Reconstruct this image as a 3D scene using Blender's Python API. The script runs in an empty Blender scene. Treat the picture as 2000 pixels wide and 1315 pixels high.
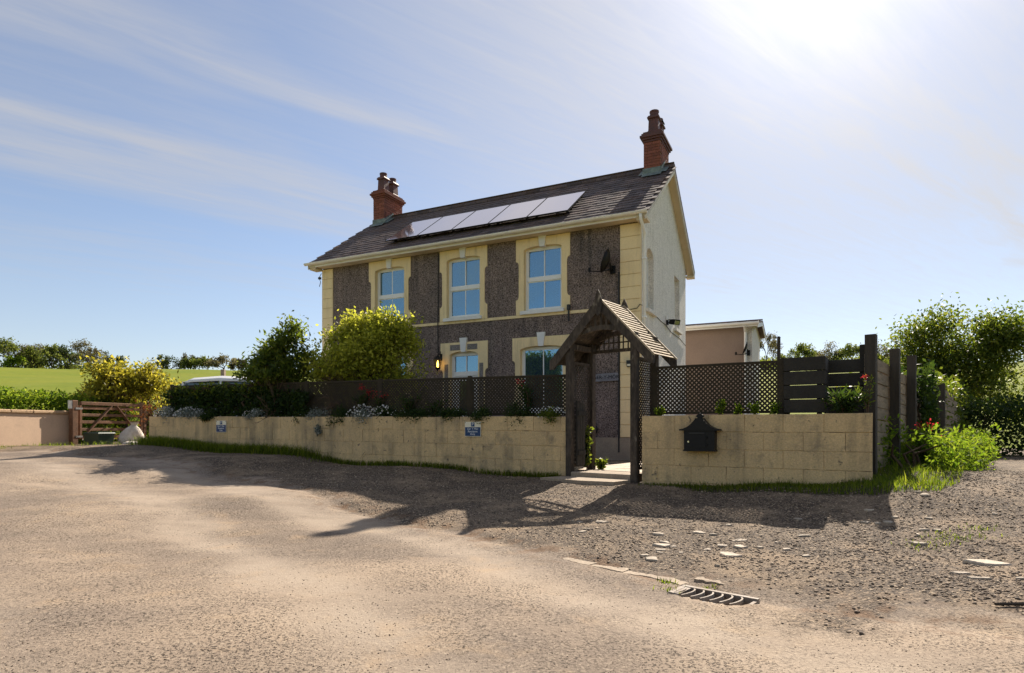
import bpy, math, random
import numpy as np
from mathutils import Vector, Matrix
R = math.radians
S = bpy.context.scene
COL = S.collection
E = 1.2                                   # height of the eye above world zero
FPX = 1190.0

# ------------------------------------------------------------------ camera, sky, sun, exposure
cam_d = bpy.data.cameras.new('camera'); cam = bpy.data.objects.new('camera', cam_d); COL.objects.link(cam)
cam.location = (0, 0, E); cam.rotation_euler = (R(90), 0, 0)
cam_d.sensor_width = 36; cam_d.sensor_fit = 'HORIZONTAL'; cam_d.lens = FPX / 2000 * 36
cam_d.shift_y = 0.08875; cam_d.clip_start = 0.05; cam_d.clip_end = 5000
S.camera = cam
SUN_AZ, SUN_EL = 27.6, 38.2
SUN_STRENGTH, SKY_STRENGTH, EXPOSURE = 5.0, 0.080, 0.98
sd = Vector((math.sin(R(SUN_AZ)) * math.cos(R(SUN_EL)), math.cos(R(SUN_AZ)) * math.cos(R(SUN_EL)), math.sin(R(SUN_EL))))
sl = bpy.data.lights.new('sun', 'SUN'); sl.energy = SUN_STRENGTH; sl.angle = R(0.5); sl.color = (1.0, 0.89, 0.75)
sun = bpy.data.objects.new('sun', sl); COL.objects.link(sun); sun.location = (20, 40, 40)
sun.rotation_euler = sd.to_track_quat('Z', 'Y').to_euler()
S.view_settings.view_transform = 'Standard'; S.view_settings.look = 'None'
S.view_settings.exposure = EXPOSURE; S.view_settings.gamma = 1; S.view_settings.use_curve_mapping = False
S.render.engine = 'CYCLES'
S.cycles.use_denoising = True; S.cycles.max_bounces = 6; S.cycles.diffuse_bounces = 4; S.cycles.glossy_bounces = 3
S.cycles.transmission_bounces = 3; S.cycles.transparent_max_bounces = 6; S.cycles.caustics_reflective = False
S.cycles.caustics_refractive = False; S.cycles.sample_clamp_indirect = 6

class NT:
    """short hand for building node trees"""
    def __init__(s, nt): s.nt = nt
    def n(s, typ, **kw):
        nd = s.nt.nodes.new(typ)
        for k, v in kw.items():
            if k.startswith('_'): setattr(nd, k[1:], v)
        for k, v in kw.items():
            if k.startswith('_'): continue
            key = int(k[1:]) if k[0] == 'i' and k[1:].isdigit() else k.replace('__', ' ')
            sock = nd.inputs[key]
            if hasattr(v, 'is_output'): s.nt.links.new(v, sock)
            else: sock.default_value = v
        return nd
    def math(s, op, a, b=0.0, c=0.0, clamp=False):
        return s.n('ShaderNodeMath', _operation=op, _use_clamp=clamp, i0=a, i1=b, i2=c).outputs[0]
    def noise(s, vec, scale, detail=4.0, rough=0.55, dist=0.0):
        return s.n('ShaderNodeTexNoise', Vector=vec, Scale=scale, Detail=detail, Roughness=rough, Distortion=dist).outputs[0]
    def ramp(s, fac, stops, interp='LINEAR'):
        r = s.n('ShaderNodeValToRGB', Fac=fac); cr = r.color_ramp; cr.interpolation = interp
        while len(cr.elements) < len(stops): cr.elements.new(0.5)
        for e, (p, c) in zip(cr.elements, stops):
            e.position = p; e.color = (c, c, c, 1) if isinstance(c, (int, float)) else (c[0], c[1], c[2], 1)
        return r.outputs[0]
    def mix(s, fac, a, b, blend='MIX'):
        m = s.n('ShaderNodeMix', _data_type='RGBA', _blend_type=blend)
        for sock, v in ((m.inputs[0], fac), (m.inputs[6], a), (m.inputs[7], b)):
            if hasattr(v, 'is_output'): s.nt.links.new(v, sock)
            elif isinstance(v, (int, float)): sock.default_value = v
            else: sock.default_value = (v[0], v[1], v[2], 1)
        return m.outputs[2]
    def vmul(s, v, k):
        return s.n('ShaderNodeVectorMath', _operation='MULTIPLY', i0=v, i1=k).outputs[0]
    def attr(s, name): return s.n('ShaderNodeAttribute', _attribute_name=name)

# sky: daylight sky with thin wind-drawn cirrus that glows towards the sun
W = bpy.data.worlds.new('World'); S.world = W; W.use_nodes = True
w = NT(W.node_tree); w.nt.nodes.clear()
sky = w.n('ShaderNodeTexSky', _sky_type='NISHITA'); sky.sun_disc = False
sky.sun_elevation = R(SUN_EL); sky.sun_rotation = R(SUN_AZ); sky.altitude = 50; sky.air_density = 1.0; sky.dust_density = 0.2; sky.ozone_density = 2.2
tc = w.n('ShaderNodeTexCoord').outputs['Generated']
sx = w.n('ShaderNodeSeparateXYZ', Vector=tc)
zc = w.math('MAXIMUM', sx.outputs[2], 0.045)
px = w.math('DIVIDE', sx.outputs[0], zc); py = w.math('DIVIDE', sx.outputs[1], zc)
s_ = w.math('ADD', w.math('MULTIPLY', px, -0.6), w.math('MULTIPLY', py, 0.8))
t_ = w.math('ADD', w.math('MULTIPLY', px, 0.8), w.math('MULTIPLY', py, 0.6))
big = w.noise(w.n('ShaderNodeCombineXYZ', X=w.math('MULTIPLY', t_, 0.45), Y=w.math('MULTIPLY', s_, 0.9)).outputs[0], 1.3, 4, 0.55, 0.3)
fib = w.noise(w.n('ShaderNodeCombineXYZ', X=w.math('MULTIPLY', t_, 0.8), Y=w.math('MULTIPLY', s_, 4.2)).outputs[0], 1.5, 6, 0.6, 0.5)
sw = w.math('ADD', s_, w.math('MULTIPLY', w.math('SUBTRACT', big, 0.5), 0.95))
band = w.ramp(w.math('MULTIPLY', w.math('ADD', sw, 1.0), 0.2), [(0.0, 0.50), (0.16, 0.62), (0.24, 0.80), (0.37, 0.98), (0.43, 0.80), (0.465, 0.36), (0.51, 0.34), (0.555, 0.70), (0.60, 0.36), (0.65, 0.40), (0.71, 0.74), (0.79, 0.66), (0.85, 0.22), (1.0, 0.40)], 'EASE')
fib2 = w.noise(w.n('ShaderNodeCombineXYZ', X=w.math('MULTIPLY', t_, 1.6), Y=w.math('MULTIPLY', s_, 13.0)).outputs[0], 1.5, 7, 0.65, 0.8)
fibm = w.math('MULTIPLY', w.ramp(fib, [(0.25, 0.45), (0.65, 1.0)]), w.ramp(fib2, [(0.25, 0.82), (0.7, 1.0)]))
lowfade = w.ramp(sx.outputs[2], [(0.02, 0.0), (0.22, 1.0)])
mask = w.math('MAXIMUM', w.math('MULTIPLY', w.math('MULTIPLY', band, fibm), lowfade), w.ramp(sx.outputs[2], [(0.0, 0.42), (0.12, 0.30), (0.35, 0.12)]))
dotn = w.n('ShaderNodeVectorMath', _operation='DOT_PRODUCT', i0=tc, i1=tuple(sd)).outputs['Value']
dpos = w.math('MAXIMUM', dotn, 0.0)
mask = w.math('MAXIMUM', mask, w.math('MULTIPLY', w.ramp(dpos, [(0.50, 0.0), (0.80, 0.35), (0.95, 0.75)]), w.ramp(fib2, [(0.25, 0.70), (0.7, 1.0)])))
glow = w.math('ADD', w.math('MULTIPLY', w.math('POWER', dpos, 6.0), 1.3), w.math('MULTIPLY', w.math('POWER', dpos, 60.0), 4.0))
cl_k = w.math('ADD', glow, 3.8)
cl = w.mix(1.0, w.n('ShaderNodeCombineXYZ', X=cl_k, Y=cl_k, Z=cl_k).outputs[0], (1.0, 0.985, 1.0), 'MULTIPLY')
skyc = w.mix(mask, w.mix(1.0, sky.outputs[0], (0.93, 0.89, 0.90), 'MULTIPLY'), cl)
bg = w.n('ShaderNodeBackground', Color=skyc, Strength=SKY_STRENGTH)
w.nt.links.new(bg.outputs[0], w.n('ShaderNodeOutputWorld').inputs[0])

# ------------------------------------------------------------------ materials
def new_mat(name):
    m = bpy.data.materials.new(name); m.use_nodes = True
    t = NT(m.node_tree); t.nt.nodes.clear()
    out = t.n('ShaderNodeOutputMaterial')
    return m, t, out
def surf(name, base, rough=0.8, var=None, scale=3.0, stretch=(1, 1, 1), speck=None, bump=None, rnd=0.0, metal=0.0, spec=0.4, coords='Position', layers=(), streak=None):
    """base colour; var = second colour patched in by noise; speck = (scale, darker, lighter); bump = (scale, distance);
    layers = (colour, scale, lo, hi, amount) stains; rnd = brightness spread from piece to piece"""
    m, t, out = new_mat(name)
    if coords == 'Position': p = t.n('ShaderNodeNewGeometry').outputs['Position']
    else: p = t.n('ShaderNodeTexCoord').outputs['Object']
    if rnd and coords != 'Position':
        oi = t.n('ShaderNodeObjectInfo').outputs['Random']
        p = t.n('ShaderNodeVectorMath', _operation='ADD', i0=p, i1=t.n('ShaderNodeCombineXYZ', X=t.math('MULTIPLY', oi, 37.0), Y=t.math('MULTIPLY', oi, 17.0), Z=oi).outputs[0]).outputs[0]
    ps = t.vmul(p, stretch) if stretch != (1, 1, 1) else p
    c = base
    if var is not None:
        f = t.ramp(t.noise(ps, scale, 6, 0.6), [(0.35, 0.0), (0.65, 1.0)]); c = t.mix(f, base, var)
    for (lc, lsc, lo, hi, amt) in layers:
        f = t.math('MULTIPLY', t.ramp(t.noise(ps, lsc, 5, 0.62, 0.4), [(lo, 0.0), (hi, 1.0)]), amt); c = t.mix(f, c, lc)
    if streak:
        f = t.math('MULTIPLY', t.ramp(t.noise(t.vmul(p, (1, 1, 0.09)), streak[1], 5, 0.6), [(streak[2], 0.0), (streak[3], 1.0)]), t.math('MULTIPLY', t.ramp(t.noise(p, 1.1, 3, 0.6), [(0.35, 0.0), (0.65, 1.0)]), streak[4])); c = t.mix(f, c, streak[0])
    if speck:
        k = t.ramp(t.noise(ps, speck[0], 2, 0.7), [(0.32, speck[1]), (0.68, speck[2])]); c = t.mix(1.0, c, k, 'MULTIPLY')
    if rnd:
        oi = t.n('ShaderNodeObjectInfo').outputs['Random']
        k = t.math('ADD', t.math('MULTIPLY', oi, 2 * rnd), 1 - rnd); c = t.mix(1.0, c, t.n('ShaderNodeCombineXYZ', X=k, Y=k, Z=k).outputs[0], 'MULTIPLY')
    b = t.n('ShaderNodeBsdfPrincipled', Roughness=rough, Metallic=metal)
    b.inputs['Specular IOR Level'].default_value = spec
    if hasattr(c, 'is_output'): t.nt.links.new(c, b.inputs['Base Color'])
    else: b.inputs['Base Color'].default_value = (*c, 1)
    if bump:
        bn = t.n('ShaderNodeBump', Height=t.noise(ps, bump[0], 4, 0.65), Distance=bump[1], Strength=1.0)
        t.nt.links.new(bn.outputs[0], b.inputs['Normal'])
    t.nt.links.new(b.outputs[0], out.inputs[0])
    return m
def leafmat(name, cols, trans, tmix=0.45, rough=0.5):
    m, t, out = new_mat(name)
    k = t.attr('tint').outputs['Fac']
    c = t.ramp(k, [(i / (len(cols) - 1), cc) for i, cc in enumerate(cols)])
    b = t.n('ShaderNodeBsdfPrincipled', Roughness=rough); t.nt.links.new(c, b.inputs['Base Color']); b.inputs['Specular IOR Level'].default_value = 0.12
    tr = t.n('ShaderNodeBsdfTranslucent'); t.nt.links.new(t.ramp(k, [(i / (len(trans) - 1), cc) for i, cc in enumerate(trans)]), tr.inputs[0])
    mx = t.n('ShaderNodeMixShader', i0=tmix); t.nt.links.new(b.outputs[0], mx.inputs[1]); t.nt.links.new(tr.outputs[0], mx.inputs[2])
    t.nt.links.new(mx.outputs[0], out.inputs[0]); return m
def glassmat(name, tint, rough=0.02, metal=0.85):
    m, t, out = new_mat(name)
    p = t.n('ShaderNodeNewGeometry').outputs['Position']
    bn = t.n('ShaderNodeBump', Height=t.noise(p, 1.3, 0, 0.4), Distance=0.003, Strength=1.0)
    b = t.n('ShaderNodeBsdfPrincipled', Roughness=rough, Metallic=metal); b.inputs['Base Color'].default_value = (*tint, 1)
    t.nt.links.new(bn.outputs[0], b.inputs['Normal']); t.nt.links.new(b.outputs[0], out.inputs[0]); return m

M = {}
M['pebble'] = surf('pebbledash', (0.135, 0.104, 0.092), 0.95, (0.185, 0.142, 0.124), 2.2, speck=(36, 0.16, 2.3), bump=(60, 0.012), layers=[((0.07, 0.06, 0.058), 0.9, 0.5, 0.7, 0.5), ((0.16, 0.155, 0.13), 1.4, 0.62, 0.75, 0.4)], streak=((0.055, 0.048, 0.046), 7, 0.45, 0.65, 0.75))
M['grey_pebble'] = surf('grey_pebbledash', (0.17, 0.16, 0.15), 0.95, (0.22, 0.2, 0.19), 6, speck=(60, 0.4, 1.7), bump=(70, 0.008))
M['cream'] = surf('cream_paint', (0.86, 0.685, 0.39), 0.6, (0.81, 0.64, 0.36), 3, speck=(40, 0.94, 1.05), bump=(50, 0.001), layers=[((0.45, 0.33, 0.17), 5, 0.66, 0.8, 0.45)], streak=((0.42, 0.33, 0.2), 9, 0.48, 0.68, 0.55))
M['cream_joint'] = surf('cream_joint', (0.42, 0.29, 0.12), 0.8)
M['plinth'] = surf('plinth_render', (0.34, 0.28, 0.21), 0.85, (0.28, 0.23, 0.18), 4, speck=(60, 0.8, 1.2), bump=(60, 0.003))
M['wallpaint'] = surf('masonry_paint', (0.68, 0.495, 0.26), 0.85, (0.61, 0.445, 0.24), 2.6, speck=(55, 0.84, 1.14), bump=(26, 0.009), rnd=0.045,
    layers=[((0.31, 0.24, 0.155), 1.1, 0.46, 0.68, 0.75), ((0.20, 0.165, 0.12), 4.5, 0.56, 0.72, 0.6), ((0.10, 0.085, 0.07), 13, 0.64, 0.70, 0.8), ((0.64, 0.46, 0.235), 3.2, 0.58, 0.75, 0.45)], streak=((0.17, 0.145, 0.10), 6, 0.46, 0.64, 0.75))
M['mortar'] = surf('painted_mortar', (0.65, 0.47, 0.24), 0.95, (0.58, 0.42, 0.22), 4, bump=(40, 0.004), layers=[((0.05, 0.04, 0.03), 3.0, 0.52, 0.60, 0.9)])
M['roughcast'] = surf('white_roughcast', (0.84, 0.80, 0.73), 0.9, (0.76, 0.72, 0.65), 5, speck=(34, 0.74, 1.22), bump=(38, 0.010), layers=[((0.46, 0.42, 0.35), 2.0, 0.58, 0.75, 0.4)], streak=((0.48, 0.45, 0.39), 7, 0.48, 0.68, 0.45))
M['upvc'] = surf('white_window_plastic', (0.82, 0.82, 0.80), 0.3, spec=0.5)
M['whitepaint'] = surf('white_paint', (0.78, 0.78, 0.76), 0.5, (0.7, 0.7, 0.68), 6, bump=(40, 0.001))
M['gutter'] = surf('weathered_white_plastic', (0.80, 0.78, 0.72), 0.4, (0.74, 0.70, 0.62), 4, layers=[((0.2, 0.16, 0.1), 14, 0.66, 0.72, 0.7)])
M['barge'] = surf('flaking_white_board', (0.70, 0.67, 0.60), 0.7, (0.58, 0.53, 0.44), 7, layers=[((0.3, 0.24, 0.18), 20, 0.6, 0.66, 0.8)])
M['soffit'] = surf('cream_soffit', (0.68, 0.57, 0.40), 0.7, (0.58, 0.48, 0.32), 3)
M['tile'] = surf('clay_roof_tile', (0.12, 0.086, 0.080), 0.75, (0.08, 0.066, 0.072), 3, speck=(45, 0.65, 1.4), bump=(45, 0.003), rnd=0.38, spec=0.2, layers=[((0.27, 0.235, 0.15), 15, 0.64, 0.70, 0.75), ((0.15, 0.085, 0.06), 1.6, 0.5, 0.7, 0.5)])
M['brick'] = surf('red_brick', (0.245, 0.080, 0.052), 0.85, (0.19, 0.066, 0.05), 4, speck=(60, 0.8, 1.25), bump=(60, 0.003), rnd=0.22)
M['brickmortar'] = surf('brick_mortar', (0.26, 0.15, 0.11), 0.95, bump=(60, 0.002))
M['terracotta'] = surf('dark_terracotta', (0.13, 0.048, 0.042), 0.6, (0.085, 0.038, 0.036), 6, bump=(30, 0.002))
M['lead'] = surf('lead_flashing', (0.10, 0.125, 0.125), 0.6, (0.20, 0.25, 0.24), 8, bump=(14, 0.006))
M['glass'] = glassmat('window_glass', (0.23, 0.41, 0.54))
_t = NT(M['glass'].node_tree); _b = next(q for q in _t.nt.nodes if q.type == 'BSDF_PRINCIPLED'); _o = next(q for q in _t.nt.nodes if q.type == 'OUTPUT_MATERIAL')
_tr = _t.n('ShaderNodeBsdfTransparent'); _tr.inputs[0].default_value = (0.75, 0.85, 0.9, 1); _mx = _t.n('ShaderNodeMixShader', i0=0.34)
_t.nt.links.new(_b.outputs[0], _mx.inputs[1]); _t.nt.links.new(_tr.outputs[0], _mx.inputs[2]); _t.nt.links.new(_mx.outputs[0], _o.inputs[0])
M['curtain'] = surf('pale_curtain', (0.80, 0.78, 0.74), 0.9, (0.7, 0.68, 0.64), 5)
M['solar'] = glassmat('solar_glass', (0.80, 0.72, 0.73), 0.08, 0.9)
M['blackmetal'] = surf('black_metal', (0.007, 0.0075, 0.009), 0.5, (0.011, 0.011, 0.011), 8, spec=0.25)
M['blackplastic'] = surf('black_plastic', (0.02, 0.02, 0.022), 0.5)
M['chrome'] = surf('bright_steel', (0.7, 0.7, 0.7), 0.25, metal=1.0)
M['slate'] = surf('slate_plaque', (0.22, 0.22, 0.25), 0.6, (0.15, 0.15, 0.175), 6, bump=(20, 0.004))
M['slatecut'] = surf('cut_letters', (0.012, 0.012, 0.018), 0.8)
M['trellis'] = surf('dark_trellis_wood', (0.030, 0.024, 0.015), 0.9, (0.045, 0.034, 0.02), 8, stretch=(1, 1, 1), bump=(40, 0.002))
M['archwood'] = surf('weathered_arch_wood', (0.085, 0.066, 0.050), 0.85, (0.048, 0.037, 0.029), 6, stretch=(1, 1, 0.35), speck=(30, 0.6, 1.35), bump=(30, 0.004), rnd=0.15, layers=[((0.30, 0.26, 0.2), 9, 0.6, 0.7, 0.7), ((0.03, 0.026, 0.022), 6, 0.58, 0.7, 0.7)])
M['slatwood'] = surf('pale_slat_wood', (0.50, 0.40, 0.27), 0.8, (0.38, 0.29, 0.19), 9, speck=(40, 0.75, 1.25), bump=(40, 0.002), rnd=0.18)
M['darkboard'] = surf('dark_stained_board', (0.022, 0.019, 0.016), 0.8, (0.034, 0.03, 0.024), 7, bump=(30, 0.004), rnd=0.2)
M['board'] = surf('weathered_board', (0.34, 0.265, 0.185), 0.85, (0.22, 0.175, 0.125), 4, stretch=(1, 1, 4), speck=(40, 0.7, 1.3), bump=(30, 0.005), rnd=0.22, layers=[((0.06, 0.06, 0.04), 3, 0.55, 0.7, 0.6)])
M['post'] = surf('dark_timber_post', (0.040, 0.033, 0.026), 0.85, (0.065, 0.053, 0.04), 5, stretch=(3, 3, 0.4), bump=(24, 0.006))
M['greypost'] = surf('grey_timber_post', (0.20, 0.19, 0.18), 0.85, (0.14, 0.13, 0.12), 5, stretch=(3, 3, 0.4))
M['gatewood'] = surf('brown_gate_wood', (0.21, 0.105, 0.055), 0.8, (0.145, 0.075, 0.042), 5, speck=(30, 0.75, 1.25), bump=(30, 0.003), rnd=0.2, layers=[((0.4, 0.27, 0.16), 4, 0.58, 0.7, 0.5)])
M['pink'] = surf('pink_render', (0.60, 0.43, 0.30), 0.85, (0.52, 0.37, 0.265), 1.2, speck=(50, 0.92, 1.07), bump=(60, 0.002), layers=[((0.38, 0.28, 0.2), 2.2, 0.58, 0.75, 0.4)])
M['coping'] = surf('mossy_coping', (0.52, 0.36, 0.22), 0.9, (0.40, 0.27, 0.16), 5, speck=(40, 0.8, 1.2), bump=(40, 0.005), rnd=0.1, layers=[((0.16, 0.11, 0.07), 11, 0.58, 0.68, 0.8)])
M['tan'] = surf('tan_render', (0.29, 0.215, 0.17), 0.9, (0.25, 0.185, 0.15), 1.0, speck=(40, 0.92, 1.08), layers=[((0.18, 0.13, 0.10), 0.7, 0.55, 0.75, 0.4)])
M['sack'] = surf('white_woven_sack', (0.62, 0.56, 0.48), 0.8, (0.5, 0.44, 0.37), 9, bump=(13, 0.05))
M['greenbox'] = surf('dark_green_plastic', (0.03, 0.055, 0.035), 0.45)
M['carpaint'] = surf('white_car_paint', (0.78, 0.79, 0.80), 0.2, spec=0.6)
M['carglass'] = glassmat('car_glass', (0.10, 0.14, 0.15), 0.03, 0.6)
M['tyre'] = surf('tyre_rubber', (0.02, 0.02, 0.02), 0.85)
M['soil'] = surf('garden_soil', (0.05, 0.038, 0.028), 0.95, (0.035, 0.028, 0.02), 6, bump=(20, 0.02))
M['concrete'] = surf('worn_concrete', (0.38, 0.305, 0.225), 0.9, (0.30, 0.24, 0.18), 5, speck=(60, 0.75, 1.2), bump=(50, 0.004), rnd=0.08)
M['paving'] = surf('sandstone_paving', (0.52, 0.43, 0.33), 0.85, (0.43, 0.35, 0.27), 4, speck=(50, 0.85, 1.12), bump=(40, 0.003), rnd=0.1)
M['iron'] = surf('worn_iron_grate', (0.30, 0.26, 0.22), 0.7, (0.20, 0.15, 0.11), 9, bump=(60, 0.001), spec=0.3)
M['stone'] = surf('pale_slab_stone', (0.44, 0.37, 0.29), 0.85, (0.33, 0.28, 0.22), 9, speck=(60, 0.8, 1.2), bump=(40, 0.005), rnd=0.25)
M['chip'] = None
M['signwhite'] = surf('cream_sign_panel', (0.80, 0.75, 0.60), 0.4)
M['signblue'] = surf('blue_sign_panel', (0.006, 0.045, 0.15), 0.4)
M['signtext'] = surf('white_sign_lettering', (0.75, 0.78, 0.80), 0.5)
M['bark'] = surf('bark', (0.075, 0.055, 0.04), 0.95, (0.05, 0.04, 0.03), 6, bump=(30, 0.01))
M['twig'] = surf('brown_twig', (0.085, 0.055, 0.035), 0.9)
M['barn'] = surf('dark_barn_roof', (0.05, 0.055, 0.065), 0.7)
M['leaf_yellow'] = leafmat('golden_shrub_leaf', [(0.055, 0.055, 0.012), (0.13, 0.125, 0.018), (0.27, 0.24, 0.03)], [(0.28, 0.28, 0.02), (0.58, 0.50, 0.045), (0.86, 0.74, 0.10)], 0.48, 0.45)
M['leaf_shrub'] = leafmat('fresh_shrub_leaf', [(0.065, 0.078, 0.014), (0.16, 0.18, 0.026), (0.34, 0.35, 0.05)], [(0.34, 0.40, 0.03), (0.72, 0.72, 0.07), (0.95, 0.92, 0.16)], 0.5, 0.45)
M['leaf_mid'] = leafmat('mid_green_leaf', [(0.025, 0.045, 0.012), (0.055, 0.085, 0.018), (0.11, 0.13, 0.025)], [(0.14, 0.22, 0.02), (0.28, 0.36, 0.03), (0.5, 0.5, 0.06)], 0.4, 0.45)
M['leaf_dark'] = leafmat('dark_green_leaf', [(0.010, 0.022, 0.009), (0.022, 0.042, 0.014), (0.045, 0.07, 0.02)], [(0.04, 0.09, 0.012), (0.1, 0.17, 0.02), (0.2, 0.26, 0.03)], 0.3, 0.5)
M['leaf_lime'] = leafmat('lime_hedge_leaf', [(0.03, 0.06, 0.008), (0.06, 0.11, 0.012), (0.13, 0.18, 0.02)], [(0.16, 0.30, 0.015), (0.34, 0.48, 0.03), (0.55, 0.62, 0.06)], 0.42, 0.75)
M['leaf_silver'] = leafmat('silver_leaf', [(0.12, 0.15, 0.13), (0.22, 0.25, 0.22), (0.55, 0.56, 0.52)], [(0.1, 0.13, 0.1), (0.2, 0.22, 0.18), (0.5, 0.5, 0.45)], 0.25, 0.7)
M['leaf_wood'] = leafmat('woodland_leaf', [(0.040, 0.060, 0.018), (0.075, 0.098, 0.026), (0.13, 0.145, 0.04)], [(0.14, 0.19, 0.03), (0.24, 0.29, 0.045), (0.38, 0.40, 0.08)], 0.4, 0.7)
M['leaf_brown'] = leafmat('bare_crown_twigs', [(0.085, 0.072, 0.045), (0.12, 0.105, 0.06), (0.17, 0.15, 0.075)], [(0.16, 0.14, 0.07), (0.24, 0.22, 0.1), (0.34, 0.31, 0.13)], 0.35, 0.8)
M['leaf_darkwood'] = leafmat('evergreen_crown_leaf', [(0.016, 0.028, 0.012), (0.032, 0.05, 0.018), (0.06, 0.08, 0.026)], [(0.05, 0.08, 0.015), (0.1, 0.14, 0.02), (0.17, 0.2, 0.035)], 0.3, 0.7)
M['grass'] = leafmat('grass_blade', [(0.016, 0.030, 0.005), (0.036, 0.058, 0.008), (0.10, 0.115, 0.022)], [(0.12, 0.22, 0.008), (0.30, 0.42, 0.02), (0.55, 0.58, 0.06)], 0.40, 0.5)
M['red'] = leafmat('red_flower', [(0.25, 0.01, 0.015), (0.4, 0.02, 0.03), (0.5, 0.05, 0.06)], [(0.5, 0.02, 0.03), (0.7, 0.05, 0.06), (0.8, 0.1, 0.1)], 0.4)
M['rust'] = leafmat('rust_red_leaf', [(0.07, 0.022, 0.012), (0.12, 0.045, 0.02), (0.16, 0.08, 0.03)], [(0.2, 0.06, 0.02), (0.28, 0.1, 0.03), (0.36, 0.18, 0.05)], 0.4)
M['white'] = leafmat('white_petal', [(0.7, 0.7, 0.68)] * 2, [(0.7, 0.7, 0.66)] * 2, 0.3)
m, t, out = new_mat('lantern_bulb'); em = t.n('ShaderNodeEmission', Color=(1.0, 0.60, 0.12, 1), Strength=6.0); t.nt.links.new(em.outputs[0], out.inputs[0]); M['bulb'] = m
m, t, out = new_mat('lantern_glass'); g1 = t.n('ShaderNodeBsdfTransparent'); g1.inputs[0].default_value = (0.95, 0.85, 0.62, 1)
g2 = t.n('ShaderNodeBsdfGlossy', Roughness=0.1); mx = t.n('ShaderNodeMixShader', i0=0.12); t.nt.links.new(g1.outputs[0], mx.inputs[1]); t.nt.links.new(g2.outputs[0], mx.inputs[2]); t.nt.links.new(mx.outputs[0], out.inputs[0]); M['lampglass'] = m

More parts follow.
